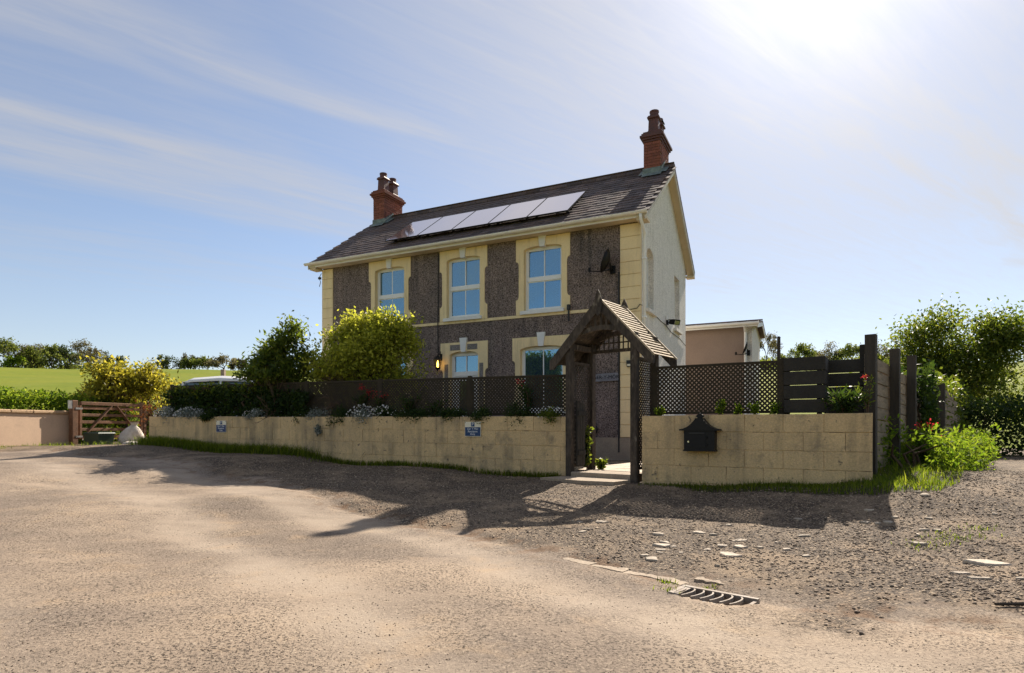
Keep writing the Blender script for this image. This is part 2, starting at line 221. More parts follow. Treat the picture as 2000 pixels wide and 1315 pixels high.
# ------------------------------------------------------------------ mesh helpers
class MB:
    def __init__(s, T=None): s.v = []; s.f = []; s.T = T
    def add(s, vs, fs):
        b = len(s.v)
        if s.T: vs = [s.T(*q) for q in vs]
        s.v += [tuple(q) for q in vs]; s.f += [tuple(i + b for i in f) for f in fs]
    def box(s, x0, x1, y0, y1, z0, z1, top=0.0):
        s.add([(x0, y0, z0), (x1, y0, z0), (x1, y1, z0), (x0, y1, z0), (x0 + top, y0 + top, z1), (x1 - top, y0 + top, z1), (x1 - top, y1 - top, z1), (x0 + top, y1 - top, z1)],
              [(0, 3, 2, 1), (4, 5, 6, 7), (0, 1, 5, 4), (1, 2, 6, 5), (2, 3, 7, 6), (3, 0, 4, 7)]); return s
    def cbox(s, x0, x1, y0, y1, z0, z1, c=0.01, jit=0.0, rng=random):
        """box with all front/back vertical and horizontal edges chamfered (front face y0)"""
        j = lambda: rng.uniform(-jit, jit)
        A = [(x0, z0), (x1, z0), (x1, z1), (x0, z1)]; I = [(x0 + c, z0 + c), (x1 - c, z0 + c), (x1 - c, z1 - c), (x0 + c, z1 - c)]
        vs = [(a + j(), y0 + j(), b + j()) for a, b in I] + [(a + j(), y0 + c, b + j()) for a, b in A] + [(a, y1, b) for a, b in A]
        fs = [(0, 1, 2, 3)] + [(4 + i, 4 + (i + 1) % 4, (i + 1) % 4, i) for i in range(4)] + [(8 + i, 8 + (i + 1) % 4, 4 + (i + 1) % 4, 4 + i) for i in range(4)] + [(11, 10, 9, 8)]
        s.add(vs, fs); return s
    def bar(s, a, b, w, h, up=(0, 0, 1)):
        """beam of section w x h from a to b"""
        a = Vector(a); b = Vector(b); d = (b - a).normalized(); x = d.cross(Vector(up))
        if x.length < 1e-4: x = d.cross(Vector((1, 0, 0)))
        x.normalize(); y = x.cross(d).normalized(); x *= w / 2; y *= h / 2
        s.add([a - x - y, a + x - y, a + x + y, a - x + y, b - x - y, b + x - y, b + x + y, b - x + y],
              [(0, 1, 2, 3), (7, 6, 5, 4), (0, 4, 5, 1), (1, 5, 6, 2), (2, 6, 7, 3), (3, 7, 4, 0)]); return s
    def tube(s, pts, rad, n=6, cap=True):
        pts = [Vector(p) for p in pts]; k = len(pts); rad = rad if isinstance(rad, (list, tuple)) else [rad] * k
        vs = []; prev = None
        for i, p in enumerate(pts):
            d = (pts[min(i + 1, k - 1)] - pts[max(i - 1, 0)]).normalized()
            x = (prev - d * prev.dot(d)) if prev is not None else d.cross(Vector((0.31, 0.2, 0.93)))
            if x.length < 1e-4: x = d.cross(Vector((1, 0, 0)))
            x.normalize(); prev = x; y = d.cross(x)
            for q in range(n):
                a = 2 * math.pi * q / n; vs.append(p + x * math.cos(a) * rad[i] + y * math.sin(a) * rad[i])
        fs = [(i * n + q, i * n + (q + 1) % n, (i + 1) * n + (q + 1) % n, (i + 1) * n + q) for i in range(k - 1) for q in range(n)]
        if cap: fs += [tuple(range(n))[::-1], tuple((k - 1) * n + q for q in range(n))]
        s.add(vs, fs); return s
    def lathe(s, prof, c=(0, 0, 0), n=12, sq=False):
        vs = []; fs = []
        for r, z in prof:
            for q in range(n):
                a = 2 * math.pi * (q + 0.5) / n
                kx, ky = math.cos(a), math.sin(a)
                if sq: g = max(abs(kx), abs(ky)); kx /= g; ky /= g
                vs.append((c[0] + r * kx, c[1] + r * ky, c[2] + z))
        for i in range(len(prof) - 1):
            for q in range(n): fs.append((i * n + q, i * n + (q + 1) % n, (i + 1) * n + (q + 1) % n, (i + 1) * n + q))
        fs += [tuple(range(n))[::-1], tuple((len(prof) - 1) * n + q for q in range(n))]
        s.add(vs, fs); return s
    def prism(s, poly, y0, y1):
        n = len(poly)
        ar = sum(poly[i][0] * poly[(i + 1) % n][1] - poly[(i + 1) % n][0] * poly[i][1] for i in range(n))
        if ar < 0: poly = poly[::-1]
        s.add([(a, y0, b) for a, b in poly] + [(a, y1, b) for a, b in poly],
              [tuple(range(n)), tuple(range(2 * n - 1, n - 1, -1))] + [(i, n + i, n + (i + 1) % n, (i + 1) % n) for i in range(n)]); return s
    def mesh(s, name):
        me = bpy.data.meshes.new(name); me.from_pydata(s.v, [], s.f); me.update(); return me
def link(name, me, mat, parent=None, loc=None, rot=None, **props):
    if isinstance(me, MB): me = me.mesh(name)
    o = bpy.data.objects.new(name, me)
    if mat is not None and me is not None and len(me.materials) == 0: me.materials.append(M[mat] if isinstance(mat, str) else mat)
    COL.objects.link(o)
    if parent is not None: o.parent = parent
    if loc is not None: o.location = loc
    if rot is not None: o.rotation_euler = rot
    for k, v in props.items(): o[k] = v
    return o
def tag(o, label, cat, group=None, kind=None):
    o['label'] = label; o['category'] = cat
    if group: o['group'] = group
    if kind: o['kind'] = kind
    return o
def thing(name, label, cat, loc=(0, 0, 0), rz=0.0, group=None):
    o = bpy.data.objects.new(name, None); COL.objects.link(o); o.location = loc; o.rotation_euler = (0, 0, rz)
    return tag(o, label, cat, group)
def smooth(o):
    o.data.polygons.foreach_set('use_smooth', [True] * len(o.data.polygons)); return o
def np_mesh(name, V, F, tint=None):
    """mesh from numpy arrays; F is (n, 3)"""
    me = bpy.data.meshes.new(name); V = np.asarray(V, np.float32); F = np.asarray(F, np.int32)
    me.vertices.add(len(V)); me.vertices.foreach_set('co', V.ravel())
    me.loops.add(F.size); me.loops.foreach_set('vertex_index', F.ravel())
    k = F.shape[1]; me.polygons.add(len(F)); me.polygons.foreach_set('loop_start', np.arange(0, F.size, k, dtype=np.int32))
    me.polygons.foreach_set('loop_total', np.full(len(F), k, np.int32))
    if tint is not None:
        a = me.attributes.new('tint', 'FLOAT', 'POINT'); a.data.foreach_set('value', np.asarray(tint, np.float32))
    me.update(calc_edges=True); return me
def text_mesh(name, txt, size, align='CENTER', extrude=0.002):
    c = bpy.data.curves.new(name, 'FONT'); c.body = txt; c.size = size; c.align_x = align; c.align_y = 'CENTER'; c.extrude = extrude; c.resolution_u = 3
    o = bpy.data.objects.new(name + '_tmp', c); COL.objects.link(o)
    dg = bpy.context.evaluated_depsgraph_get(); me = bpy.data.meshes.new_from_object(o.evaluated_get(dg))
    bpy.data.objects.remove(o); bpy.data.curves.remove(c); me.name = name; me.materials.clear(); return me
def at(x, y, Y): return Vector(((x - 1000) / FPX * Y, Y, E + (835 - y) / FPX * Y))
def vn(x, y, seed=0):
    """value noise on numpy arrays, 0..1"""
    xi = np.floor(x).astype(np.int64); yi = np.floor(y).astype(np.int64); fx = x - xi; fy = y - yi
    fx = fx * fx * (3 - 2 * fx); fy = fy * fy * (3 - 2 * fy)
    def h(a, b):
        n = (a * 374761393 + b * 668265263 + seed * 974634723) & 0x7fffffff; n = ((n ^ (n >> 13)) * 1274126177) & 0x7fffffff
        return ((n ^ (n >> 16)) & 0xffff) / 65535.0
    return (h(xi, yi) * (1 - fx) + h(xi + 1, yi) * fx) * (1 - fy) + (h(xi, yi + 1) * (1 - fx) + h(xi + 1, yi + 1) * fx) * fy
def fbm(x, y, oct=4, seed=0):
    s = 0; a = 0.5
    for i in range(oct): s = s + a * vn(x * 2 ** i, y * 2 ** i, seed + i); a *= 0.5
    return s

# ------------------------------------------------------------------ the lie of the land
GP = np.array([(0, 0, -1.17), (-6, 2, -1.13), (6, 1, -1.05), (1.2, 3.6, -1.0), (-1.8, 5.5, -.98), (3, 4.5, -.97), (1.0, 5.2, -.985), (1.0, 6.1, -.955), (2.5, 5.9, -.94), (-1.0, 6.7, -.93), (4.0, 5.4, -.87), (0.3, 7.5, -.86), (2.0, 7.0, -.86), (0.7, 8.8, -.76), (1.9, 8.1, -.77), (3.2, 7.2, -.70), (4.2, 6.7, -.61),
    (-2, 10.2, -.66), (-5, 11.6, -.50), (-8, 13.3, -.38), (-8.5, 10, -.56), (-12, 16, -.48), (-12.5, 12, -.56), (-10.5, 18, -.46), (-4, 8, -.80), (-2.5, 8.6, -.76), (-12, 6, -.95), (5.5, 8., -.56), (7, 9, -.68),
    (8.5, 11, -.70), (13, 16, -.78), (16, 20, -.85), (9, 6, -.78), (12, 10, -.82), (1.7, 10, -.74), (2.3, 11.5, -.74), (3, 12.6, -.74), (-1, 12, -.72), (-5, 15, -.6), (0, 16, -.72), (6, 14, -.72), (-14, 22, -.4), (0, 24, -.6), (-14, 3, -1.0), (18, 4, -.9), (10, 24, -.8)])
def gz(x, y):
    """ground height (world z)"""
    x = np.asarray(x, float); y = np.asarray(y, float); num = 0; den = 0
    for a, b, c in GP:
        q = 1.0 / ((x - a) ** 2 + (y - b) ** 2 + 0.5) ** 2; num = num + q * c; den = den + q
    return num / den + E + (fbm(x * 1.1, y * 1.1, 3, 5) - 0.44) * 0.05
def g1(x, y): return float(gz(np.array([x]), np.array([y]))[0])
EDGE = np.array([(-14, 14.5), (-9.5, 12.4), (-6.0, 10.4), (-3.5, 8.7), (-1.9, 7.0), (-.3, 5.4), (.53, 4.52), (1.04, 4.10), (1.35, 3.66), (2.5, 2.9), (4.5, 2.2), (9, 1.4), (20, 0.5)])
def edge_dist(x, y):
    """signed distance to the broken edge of the road, positive on the gravel side"""
    best = np.full(x.shape, 1e9); sg = np.ones(x.shape)
    for (ax, ay), (bx, by) in zip(EDGE[:-1], EDGE[1:]):
        dx, dy = bx - ax, by - ay; L = dx * dx + dy * dy
        tt = np.clip(((x - ax) * dx + (y - ay) * dy) / L, 0, 1); d = np.hypot(x - ax - tt * dx, y - ay - tt * dy)
        c = dx * (y - ay) - dy * (x - ax); m = d < best; best = np.where(m, d, best); sg = np.where(m, np.sign(c), sg)
    return best * sg
VERGE = np.array([(2.3, 7.6), (3.0, 6.95), (3.8, 6.35), (4.5, 6.4), (5.1, 6.95), (5.85, 7.85), (6.6, 9.0), (8.1, 10.8), (9.9, 12.9), (11.7, 15.3), (11.4, 16.3), (9.5, 14.0), (5.6, 8.9), (4.6, 7.8), (2.0, 8.2)])
def in_poly(x, y, P):
    r = np.zeros(x.shape, bool); n = len(P)
    for i in range(n):
        x0, y0 = P[i]; x1, y1 = P[(i + 1) % n]
        c = ((y0 > y) != (y1 > y)) & (x < (x1 - x0) * (y - y0) / (y1 - y0 + 1e-12) + x0); r ^= c
    return r

# near ground: road and gravel track as one sheet
def graded(lo, hi, mid0, mid1, fine, coarse):
    a = list(np.arange(mid0, mid1 + 1e-6, fine)); x = mid1; st = fine
    while x < hi: st = min(st * 1.25, coarse); x += st; a.append(min(x, hi))
    x = mid0; st = fine; pre = []
    while x > lo: st = min(st * 1.25, coarse); x -= st; pre.append(max(x, lo))
    return np.array(pre[::-1] + a)
gx = graded(-16, 20, -4.5, 6.5, 0.05, 0.3); gy = graded(-6, 27, 1.4, 9.5, 0.045, 0.3)
XX, YY = np.meshgrid(gx, gy); ed = edge_dist(XX, YY)
grav = 1 / (1 + np.exp(-(ed + (fbm(XX * 1.3, YY * 1.3, 4, 21) - 0.45) * 1.6) * 5.5))
ZZ = gz(XX, YY) + grav * (fbm(XX * 6, YY * 6, 3, 9) - 0.44) * 0.022 + (fbm(XX * 3, YY * 3, 3, 33) - 0.44) * 0.005 - 0.03 * np.exp(-((ed + 0.02) / 0.12) ** 2)
ZZ = ZZ - 0.26 * ((np.abs((XX - 1.185) * math.cos(R(41)) - (YY - 3.605) * math.sin(R(41))) < .19) & (np.abs((XX - 1.185) * math.sin(R(41)) + (YY - 3.605) * math.cos(R(41))) < .075))
def line_dist(x, y, pts):
    b = np.full(x.shape, 1e9)
    for (ax, ay), (bx, by) in zip(pts[:-1], pts[1:]):
        dx, dy = bx - ax, by - ay; q = np.clip(((x - ax) * dx + (y - ay) * dy) / (dx * dx + dy * dy), 0, 1); b = np.minimum(b, np.hypot(x - ax - q * dx, y - ay - q * dy))
    return b
wv = (fbm(XX * .8, YY * .8, 3, 41) - .44) * .5
worn = sum(np.exp(-((line_dist(XX, YY, p_) + wv) / w0) ** 2) for p_, w0 in (([(-13, 12.6), (-7.6, 9.8), (-4, 6.85), (-1.8, 4.33), (-.82, 3.16), (.2, 2.0), (1.2, .9)], .30), ([(-12, 13.6), (-6.4, 10.6), (-2.9, 7.4), (-.6, 5.0), (.35, 3.7), (1.5, 2.5), (3, 1.5)], .26), ([(-14, 9.5), (-9, 7.6), (-5, 4.6), (-2.4, 2.6), (-1, 1.2)], .30)))
worn = np.clip(worn, 0, 1); ZZ = ZZ - worn * .012
def gsurf(x, y):
    """height of the finished road surface"""
    x = np.clip(np.asarray(x, float), gx[0], gx[-1] - 1e-6); y = np.clip(np.asarray(y, float), gy[0], gy[-1] - 1e-6)
    i = np.clip(np.searchsorted(gx, x) - 1, 0, len(gx) - 2); j = np.clip(np.searchsorted(gy, y) - 1, 0, len(gy) - 2)
    fx = (x - gx[i]) / (gx[i + 1] - gx[i]); fy = (y - gy[j]) / (gy[j + 1] - gy[j])
    return (ZZ[j, i] * (1 - fx) + ZZ[j, i + 1] * fx) * (1 - fy) + (ZZ[j + 1, i] * (1 - fx) + ZZ[j + 1, i + 1] * fx) * fy
nx, ny = len(gx), len(gy); idx = np.arange(nx * ny).reshape(ny, nx)
Fq = np.stack([idx[:-1, :-1], idx[:-1, 1:], idx[1:, 1:], idx[1:, :-1]], -1).reshape(-1, 4)
me = np_mesh('road', np.stack([XX, YY, ZZ], -1).reshape(-1, 3), Fq)
for nm, arr in (('gravel', grav), ('verge', np.clip(in_poly(XX, YY, VERGE) * 1.0, 0, 1)), ('edge', np.exp(-(ed / 0.25) ** 2)), ('worn', worn)):
    a = me.attributes.new(nm, 'FLOAT', 'POINT'); a.data.foreach_set('value', arr.ravel().astype(np.float32))
m, t, out = new_mat('dusty_road')
P = t.n('ShaderNodeNewGeometry').outputs['Position']
pr = t.n('ShaderNodeMapping', Vector=P); pr.inputs['Rotation'].default_value = (0, 0, R(-38)); pr.inputs['Scale'].default_value = (0.45, 1.0, 1.0)
st = t.noise(pr.outputs[0], 0.9, 6, 0.6, 0.4); pt = t.noise(P, 0.55, 5, 0.6, 0.3); fine = t.noise(P, 48, 4, 0.8); pitn = t.noise(P, 66, 3, 0.7, 0.2); med = t.noise(P, 14, 5, 0.65); ch = t.n('ShaderNodeTexVoronoi', Vector=P, Scale=85.0)
dust = t.mix(t.ramp(st, [(0.36, 0.0), (0.62, 1.0)]), (0.175, 0.137, 0.108), (0.330, 0.254, 0.184))
dust = t.mix(t.math('MULTIPLY', t.ramp(pt, [(0.42, 0.0), (0.62, 1.0)]), 0.55), dust, (0.115, 0.090, 0.073))
dust = t.mix(t.math('MULTIPLY', t.attr('worn').outputs['Fac'], t.ramp(t.noise(pr.outputs[0], 3.0, 5, 0.6), [(0.3, 0.2), (0.6, 0.8)])), dust, (0.35, 0.285, 0.22))
dust = t.mix(t.math('MULTIPLY', t.ramp(t.noise(P, 2.3, 5, 0.62, 0.5), [(0.56, 0.0), (0.74, 1.0)]), 0.5), dust, (0.40, 0.285, 0.175))
pit = t.math('MULTIPLY', t.ramp(pitn, [(0.40, 1.0), (0.47, 0.0)]), t.ramp(t.math('SUBTRACT', t.noise(P, 1.3, 6, 0.72, 0.5), t.math('MULTIPLY', t.attr('worn').outputs['Fac'], 0.16)), [(0.34, 0.10), (0.54, 1.0)]))
road = t.mix(t.math('MULTIPLY', pit, 0.92), dust, (0.040, 0.031, 0.024))
road = t.mix(t.math('MULTIPLY', t.ramp(fine, [(0.53, 0.0), (0.66, 1.0)]), 0.6), road, (0.46, 0.375, 0.28))
cell = t.n('ShaderNodeTexVoronoi', Vector=P, Scale=62.0)
gr = t.ramp(t.n('ShaderNodeSeparateColor', Color=cell.outputs['Color']).outputs[0], [(0.0, (0.065, 0.048, 0.036)), (0.45, (0.165, 0.120, 0.083)), (0.8, (0.30, 0.222, 0.148)), (1.0, (0.54, 0.43, 0.30))])
gr = t.mix(t.ramp(cell.outputs['Distance'], [(0.30, 0.0), (0.62, 0.85)]), gr, (0.05, 0.038, 0.03))
gr = t.mix(t.math('MULTIPLY', t.ramp(t.noise(P, 1.7, 5, 0.6, 0.3), [(0.48, 0.0), (0.66, 1.0)]), 0.75), gr, (0.30, 0.22, 0.145))
gr = t.mix(t.math('MULTIPLY', t.ramp(med, [(0.52, 0.0), (0.66, 1.0)]), 0.35), gr, (0.06, 0.046, 0.036))
gv = t.attr('gravel').outputs['Fac']
gvn = t.ramp(t.math('ADD', gv, t.math('MULTIPLY', t.math('SUBTRACT', med, 0.5), 0.9)), [(0.32, 0.0), (0.68, 1.0)])
colr = t.mix(gvn, road, gr)
colr = t.mix(t.math('MULTIPLY', t.attr('edge').outputs['Fac'], t.ramp(t.noise(P, 5, 4, 0.6), [(0.5, 0.0), (0.62, 0.75)])), colr, (0.15, 0.085, 0.045))
colr = t.mix(t.math('MULTIPLY', t.attr('verge').outputs['Fac'], 0.85), colr, (0.035, 0.032, 0.014))
bs = t.n('ShaderNodeBsdfPrincipled', Roughness=0.9); bs.inputs['Specular IOR Level'].default_value = 0.25
hgt = t.math('ADD', t.math('ADD', t.math('MULTIPLY', fine, 0.75), t.math('SUBTRACT', t.math('MULTIPLY', med, 0.35), t.math('MULTIPLY', pit, 0.35))), t.math('MULTIPLY', t.math('MULTIPLY', t.math('SUBTRACT', 1.0, cell.outputs['Distance']), gvn), 0.9))
bm = t.n('ShaderNodeBump', Height=hgt, Distance=0.009, Strength=1.0)
t.nt.links.new(colr, bs.inputs['Base Color']); t.nt.links.new(bm.outputs[0], bs.inputs['Normal']); t.nt.links.new(bs.outputs[0], out.inputs[0])
road_o = link('road', me, m, kind='structure'); smooth(road_o)

# far land: fields rising all round
def hz(x, y):
    r = np.hypot(x, y); th = np.arctan2(x, y)
    k = np.clip((r - 31) / 135, 0, 1); h = 14.6 * (k ** 1.05) * (1 + 0.10 * np.sin(th * 3 + 1.3))
    h = h + np.clip((r - 166) / 500, 0, 1.2) * 9 + (fbm(x / 40, y / 40, 3, 3) - 0.44) * 2.4 * np.clip((r - 35) / 60, 0, 1)
    return h - 0.55 + E - 0.02
rr = np.concatenate([np.array([0.5]), np.geomspace(6, 2200, 60)]); tt = np.linspace(0, 2 * np.pi, 121)[:-1]
RR, TT = np.meshgrid(rr, tt, indexing='ij'); FX, FY = RR * np.sin(TT), RR * np.cos(TT)
inside = (FX > -17) & (FX < 21) & (FY > -7) & (FY < 28)
FZ = np.where(inside, gz(np.clip(FX, -16, 20), np.clip(FY, -6, 27)) - 0.6, hz(FX, FY))
n1, n2 = FX.shape; idx = np.arange(n1 * n2).reshape(n1, n2); nxt = np.roll(idx, -1, 1)
Fq = np.stack([idx[:-1], idx[1:], nxt[1:], nxt[:-1]], -1).reshape(-1, 4)
me = np_mesh('ground', np.stack([FX, FY, FZ], -1).reshape(-1, 3), Fq)
M['field'] = surf('pasture', (0.125, 0.165, 0.014), 0.95, (0.175, 0.19, 0.018), 0.05, speck=(1.5, 0.85, 1.12), layers=[((0.19, 0.20, 0.035), 0.18, 0.5, 0.7, 0.5)], spec=0.1)
smooth(link('ground', me, 'field', kind='structure'))
def hz1(x, y): return float(hz(np.array([x]), np.array([y]))[0])

# ------------------------------------------------------------------ plants: helpers
def leaf_arrays(Pn, size, rng, aspect=0.5, up=0.25, fold=0.25, sizevar=0.35):
    n = len(Pn); d = rng.normal(size=(n, 3)); d[:, 2] += up; d /= np.linalg.norm(d, axis=1)[:, None]
    q = rng.normal(size=(n, 3)); q[:, 2] += 0.6; sd_ = np.cross(d, q); sd_ /= np.linalg.norm(sd_, axis=1)[:, None] + 1e-9; nn = np.cross(sd_, d)
    L = size * (1 + sizevar * rng.uniform(-1, 1, n))[:, None]; Wd = L * aspect * 0.5
    V = np.stack([Pn, Pn + d * L * 0.5 + sd_ * Wd + nn * Wd * fold, Pn + d * L, Pn + d * L * 0.5 - sd_ * Wd + nn * Wd * fold], 1)
    b = np.arange(n)[:, None] * 4; F = np.concatenate([b + np.array([[0, 1, 2]]), b + np.array([[0, 2, 3]])], 0)
    return V.reshape(-1, 3), F
def leaf_obj(name, Pn, size, mat, parent, rng, tint=None, **kw):
    props = {k: kw.pop(k) for k in ('kind', 'label', 'category', 'group') if k in kw}
    Pn = np.asarray(Pn); V, F = leaf_arrays(Pn, size, rng, **kw)
    tn = np.clip(rng.beta(2, 2.4, len(Pn)) if tint is None else tint, 0, 1)
    return link(name, np_mesh(name, V, F, np.repeat(tn, 4)), mat, parent, **props)
def sphere_pts(n, rng, r0=0.0):
    d = rng.normal(size=(n, 3)); d /= np.linalg.norm(d, axis=1)[:, None]
    return d * (r0 ** 3 + (1 - r0 ** 3) * rng.uniform(0, 1, n))[:, None] ** (1 / 3)
def branch(mb, p, d, length, r, depth, rng, tips, bend=0.25, split=3, spread=0.7, shrink=0.68):
    pts = [p]; q = p.copy(); dd = d.copy(); k = 3
    for i in range(k):
        dd = (dd + Vector(rng.normal(size=3) * bend * 0.5)).normalized(); q = q + dd * length / k; pts.append(q.copy())
    mb.tube(pts, [r * (1 - 0.45 * i / k) for i in range(k + 1)], 5 if depth > 1 else 4, cap=False)
    if depth == 0: tips.append((pts[1], pts[2], pts[3])); return
    for i in range(split):
        a = Vector(rng.normal(size=3)); a = (a - dd * a.dot(dd)).normalized()
        nd = (dd + a * spread * rng.uniform(0.6, 1.25) + Vector((0, 0, 0.12))).normalized()
        st = pts[-1] if i else pts[-1]
        if i >= 2: st = pts[2]
        branch(mb, st.copy(), nd, length * shrink * rng.uniform(0.8, 1.2), r * 0.55, depth - 1, rng, tips, bend, split, spread, shrink)
def fit_tips(mb, tips, cx, base, ext):
    """squeeze a grown skeleton into the wanted half-widths and height"""
    T = np.array([q for tp in tips for q in tp]); lo, hi = np.percentile(T, 2, 0), np.percentile(T, 98, 0)
    sx_ = 2 * ext[0] / (hi[0] - lo[0]); sy_ = 2 * ext[1] / (hi[1] - lo[1]); sz_ = ext[2] / hi[2]
    mx_, my_ = (hi[0] + lo[0]) / 2, (hi[1] + lo[1]) / 2
    def f(v):
        k = min(1.0, max(0.0, v[2] / (0.35 * hi[2])))
        return ((v[0] - mx_ * k) * (sx_ * k + (1 - k)), (v[1] - my_ * k) * (sy_ * k + (1 - k)), v[2] * sz_)
    mb.v = [f(v) for v in mb.v]; return [tuple(np.array(f(q)) for q in tp) for tp in tips]
def make_tree(name, label, cat, loc, ext, leafmat_, nleaf, size, seed, group=None, depth=4, split=3, trunk_h=0.3, r=0.05, stems=1, clump=0.16, bark='bark', top_bias=0.0, spread=0.7, core=0.0, droop=0.0, aspect=0.5, behind=None):
    rng = np.random.default_rng(seed); root = thing(name, label, cat, loc, 0, group)
    mb = MB(); tips = []
    for s in range(stems):
        a = rng.uniform(0, 6.28); lean = 0.12 if stems == 1 else 0.55
        branch(mb, Vector((0.05 * math.cos(a), 0.05 * math.sin(a), -0.15)), Vector((math.cos(a) * lean, math.sin(a) * lean, 1)).normalized(), trunk_h + 0.15, r, depth, rng, tips, 0.3, split, spread)
    tips = fit_tips(mb, tips, 0, 0, ext)
    link('trunk', mb, bark, root)
    T = np.array(tips)                                    # (n, 3, 3)
    zt = np.clip(T[:, 2, 2] / ext[2], 0, 1.2); wgt = np.clip(0.15 + zt ** (1 + 3 * top_bias), 0.02, None) if top_bias else np.ones(len(T)); wgt /= wgt.sum()
    ii = rng.choice(len(T), nleaf, p=wgt); kk = rng.uniform(0.1, 1.0, nleaf)[:, None]
    Pn = T[ii, 0] * (1 - kk) + T[ii, 2] * kk + rng.normal(size=(nleaf, 3)) * clump * np.array([1, 1, 0.8])
    cl_t = rng.uniform(-0.25, 0.25, len(T))[ii]; tn = rng.beta(2, 2.4, nleaf) + cl_t
    if behind is not None:                                  # pruned back to the fence it grows behind
        kp = (Pn[:, 0] + loc[0] - behind[0]) * .443 + (Pn[:, 1] + loc[1] - behind[1]) * .8965 > behind[2]; kp |= Pn[:, 2] + loc[2] > behind[3]; Pn = Pn[kp]; tn = tn[kp]
    leaf_obj('crown', Pn, size, leafmat_, root, rng, tint=tn, up=0.2 - droop, aspect=aspect)
    return root
def cushion(name, label, cat, loc, ext, mat, n, size, seed, group=None, flowers=None, rz=0.0, stems=True, aspect=0.35):
    """low mound of small leaves, wider than high"""
    rng = np.random.default_rng(seed); root = thing(name, label, cat, loc, rz, group)
    k = max(6, n // 140); C = sphere_pts(k, rng, 0.3) * 0.72; C[:, 2] = C[:, 2] * 0.8 + 0.12
    ii = rng.integers(0, k, n); Pn = (C[ii] + rng.normal(size=(n, 3)) * 0.2) * np.array(ext)
    leaf_obj('foliage', Pn, size, mat, root, rng, up=0.35, aspect=aspect, tint=rng.beta(2, 2.4, n) + rng.uniform(-.2, .2, k)[ii])
    mb = MB()
    for q in C[:10]: mb.tube([(0, 0, -ext[2] * 0.7), tuple(q * np.array(ext) * 0.5), tuple(q * np.array(ext))], [0.006, 0.004, 0.003], 4)
    link('stem', mb, 'twig', root, kind='stuff')
    if flowers:
        fm, fn, fs = flowers; d = sphere_pts(fn, rng, 0.9) * np.array(ext) * 1.05; d[:, 2] = np.abs(d[:, 2]) * 0.9
        leaf_obj('flower', d, fs, fm, root, rng, aspect=0.9, up=1.0, kind='stuff')
    return root
def blades(P0, h, wd, rng, lean=0.5):
    n = len(P0); a = rng.uniform(0, 2 * np.pi, n); dx = np.stack([np.cos(a), np.sin(a), np.zeros(n)], 1); sdv = np.stack([-np.sin(a), np.cos(a), np.zeros(n)], 1)
    H = (h * rng.uniform(0.45, 1.25, n))[:, None]; ln = (lean * rng.uniform(0.2, 1.3, n))[:, None]; z = np.array([[0, 0, 1.0]])
    Wd = (wd * rng.uniform(0.7, 1.3, n))[:, None] * sdv
    m1 = P0 + z * H * 0.6 + dx * H * ln * 0.3; tp = P0 + z * H + dx * H * ln
    V = np.stack([P0 - Wd, P0 + Wd, m1 + Wd * 0.75, m1 - Wd * 0.75, tp], 1).reshape(-1, 3)
    b = np.arange(n)[:, None] * 5; F = np.concatenate([b + np.array([[0, 1, 2]]), b + np.array([[0, 2, 3]]), b + np.array([[3, 2, 4]])], 0)
    return V, F
def grass_obj(name, XY, h, wd, seed, label, lean=0.5, sink=0.02):
    rng = np.random.default_rng(seed); XY = np.asarray(XY); z = gsurf(XY[:, 0], XY[:, 1]) - sink
    V, F = blades(np.column_stack([XY, z]), h, wd, rng, lean); n = len(XY)
    return link(name, np_mesh(name, V, F, np.repeat(np.clip(rng.beta(2, 2.2, n), 0, 1), 5)), 'grass', kind='stuff', label=label, category='grass')

# ------------------------------------------------------------------ the house
HRZ = R(-26.3); HLOC = Vector((2.84, 13.5, E - 0.66)); HM = Matrix.Translation(HLOC) @ Matrix.Rotation(HRZ, 4, 'Z')
def hw(x, y, z): return HM @ Vector((x, y, z))
house = thing('house', 'two storey pebbledashed house with cream window surrounds and two brick chimneys', 'house', HLOC, HRZ)
L, D, SL, PITCH = 9.26, 5.36, 0.698, math.atan(0.698)
rz_ = lambda v: 5.38 + (min(v, 2 * 2.68 - v) + 0.3) * SL       # roof plane height over depth v
def wall_holes(mb, a0, a1, z0, z1, b0, b1, holes):
    xs = sorted({a0, a1, *[h[0] for h in holes], *[h[1] for h in holes]}); 
    for xa, xb in zip(xs[:-1], xs[1:]):
        cuts = sorted([(h[2], h[3]) for h in holes if h[0] <= xa + 1e-6 and h[1] >= xb - 1e-6]); z = z0
        for c0, c1 in cuts:
            if c0 > z: mb.box(xa, xb, b0, b1, z, c0)
            z = c1
        if z < z1: mb.box(xa, xb, b0, b1, z, z1)
UP = [(-2.35, 0.49), (-4.55, 0.49), (-6.87, 0.49)]; LO = [(-2.38, 0.56), (-6.87, 0.56)]; DR = (-4.53, 0.42)
holes = [(c - h - .02, c + h + .02, 3.42, 5.08) for c, h in UP] + [(c - h - .02, c + h + .02, 0.98, 2.70) for c, h in LO] + [(DR[0] - .44, DR[0] + .44, -0.3, 2.68)]
mb = MB(); wall_holes(mb, -L + 0.004, -0.004, 0.43, 5.40, 0.0, 0.28, [(a, b, max(c, .43), d) for a, b, c, d in holes]); link('front_wall', mb, 'pebble', house)
mb = MB(); wall_holes(mb, -L - .02, 0.02, -0.35, 0.43, -0.03, 0.28, [(DR[0] - .44, DR[0] + .44, -0.35, 0.43)]); link('plinth', mb, 'plinth', house)
GT = lambda a, b, z: (-b, a, z)
GW = [(0.93, 0.34, True), (4.06, 0.36, False)]
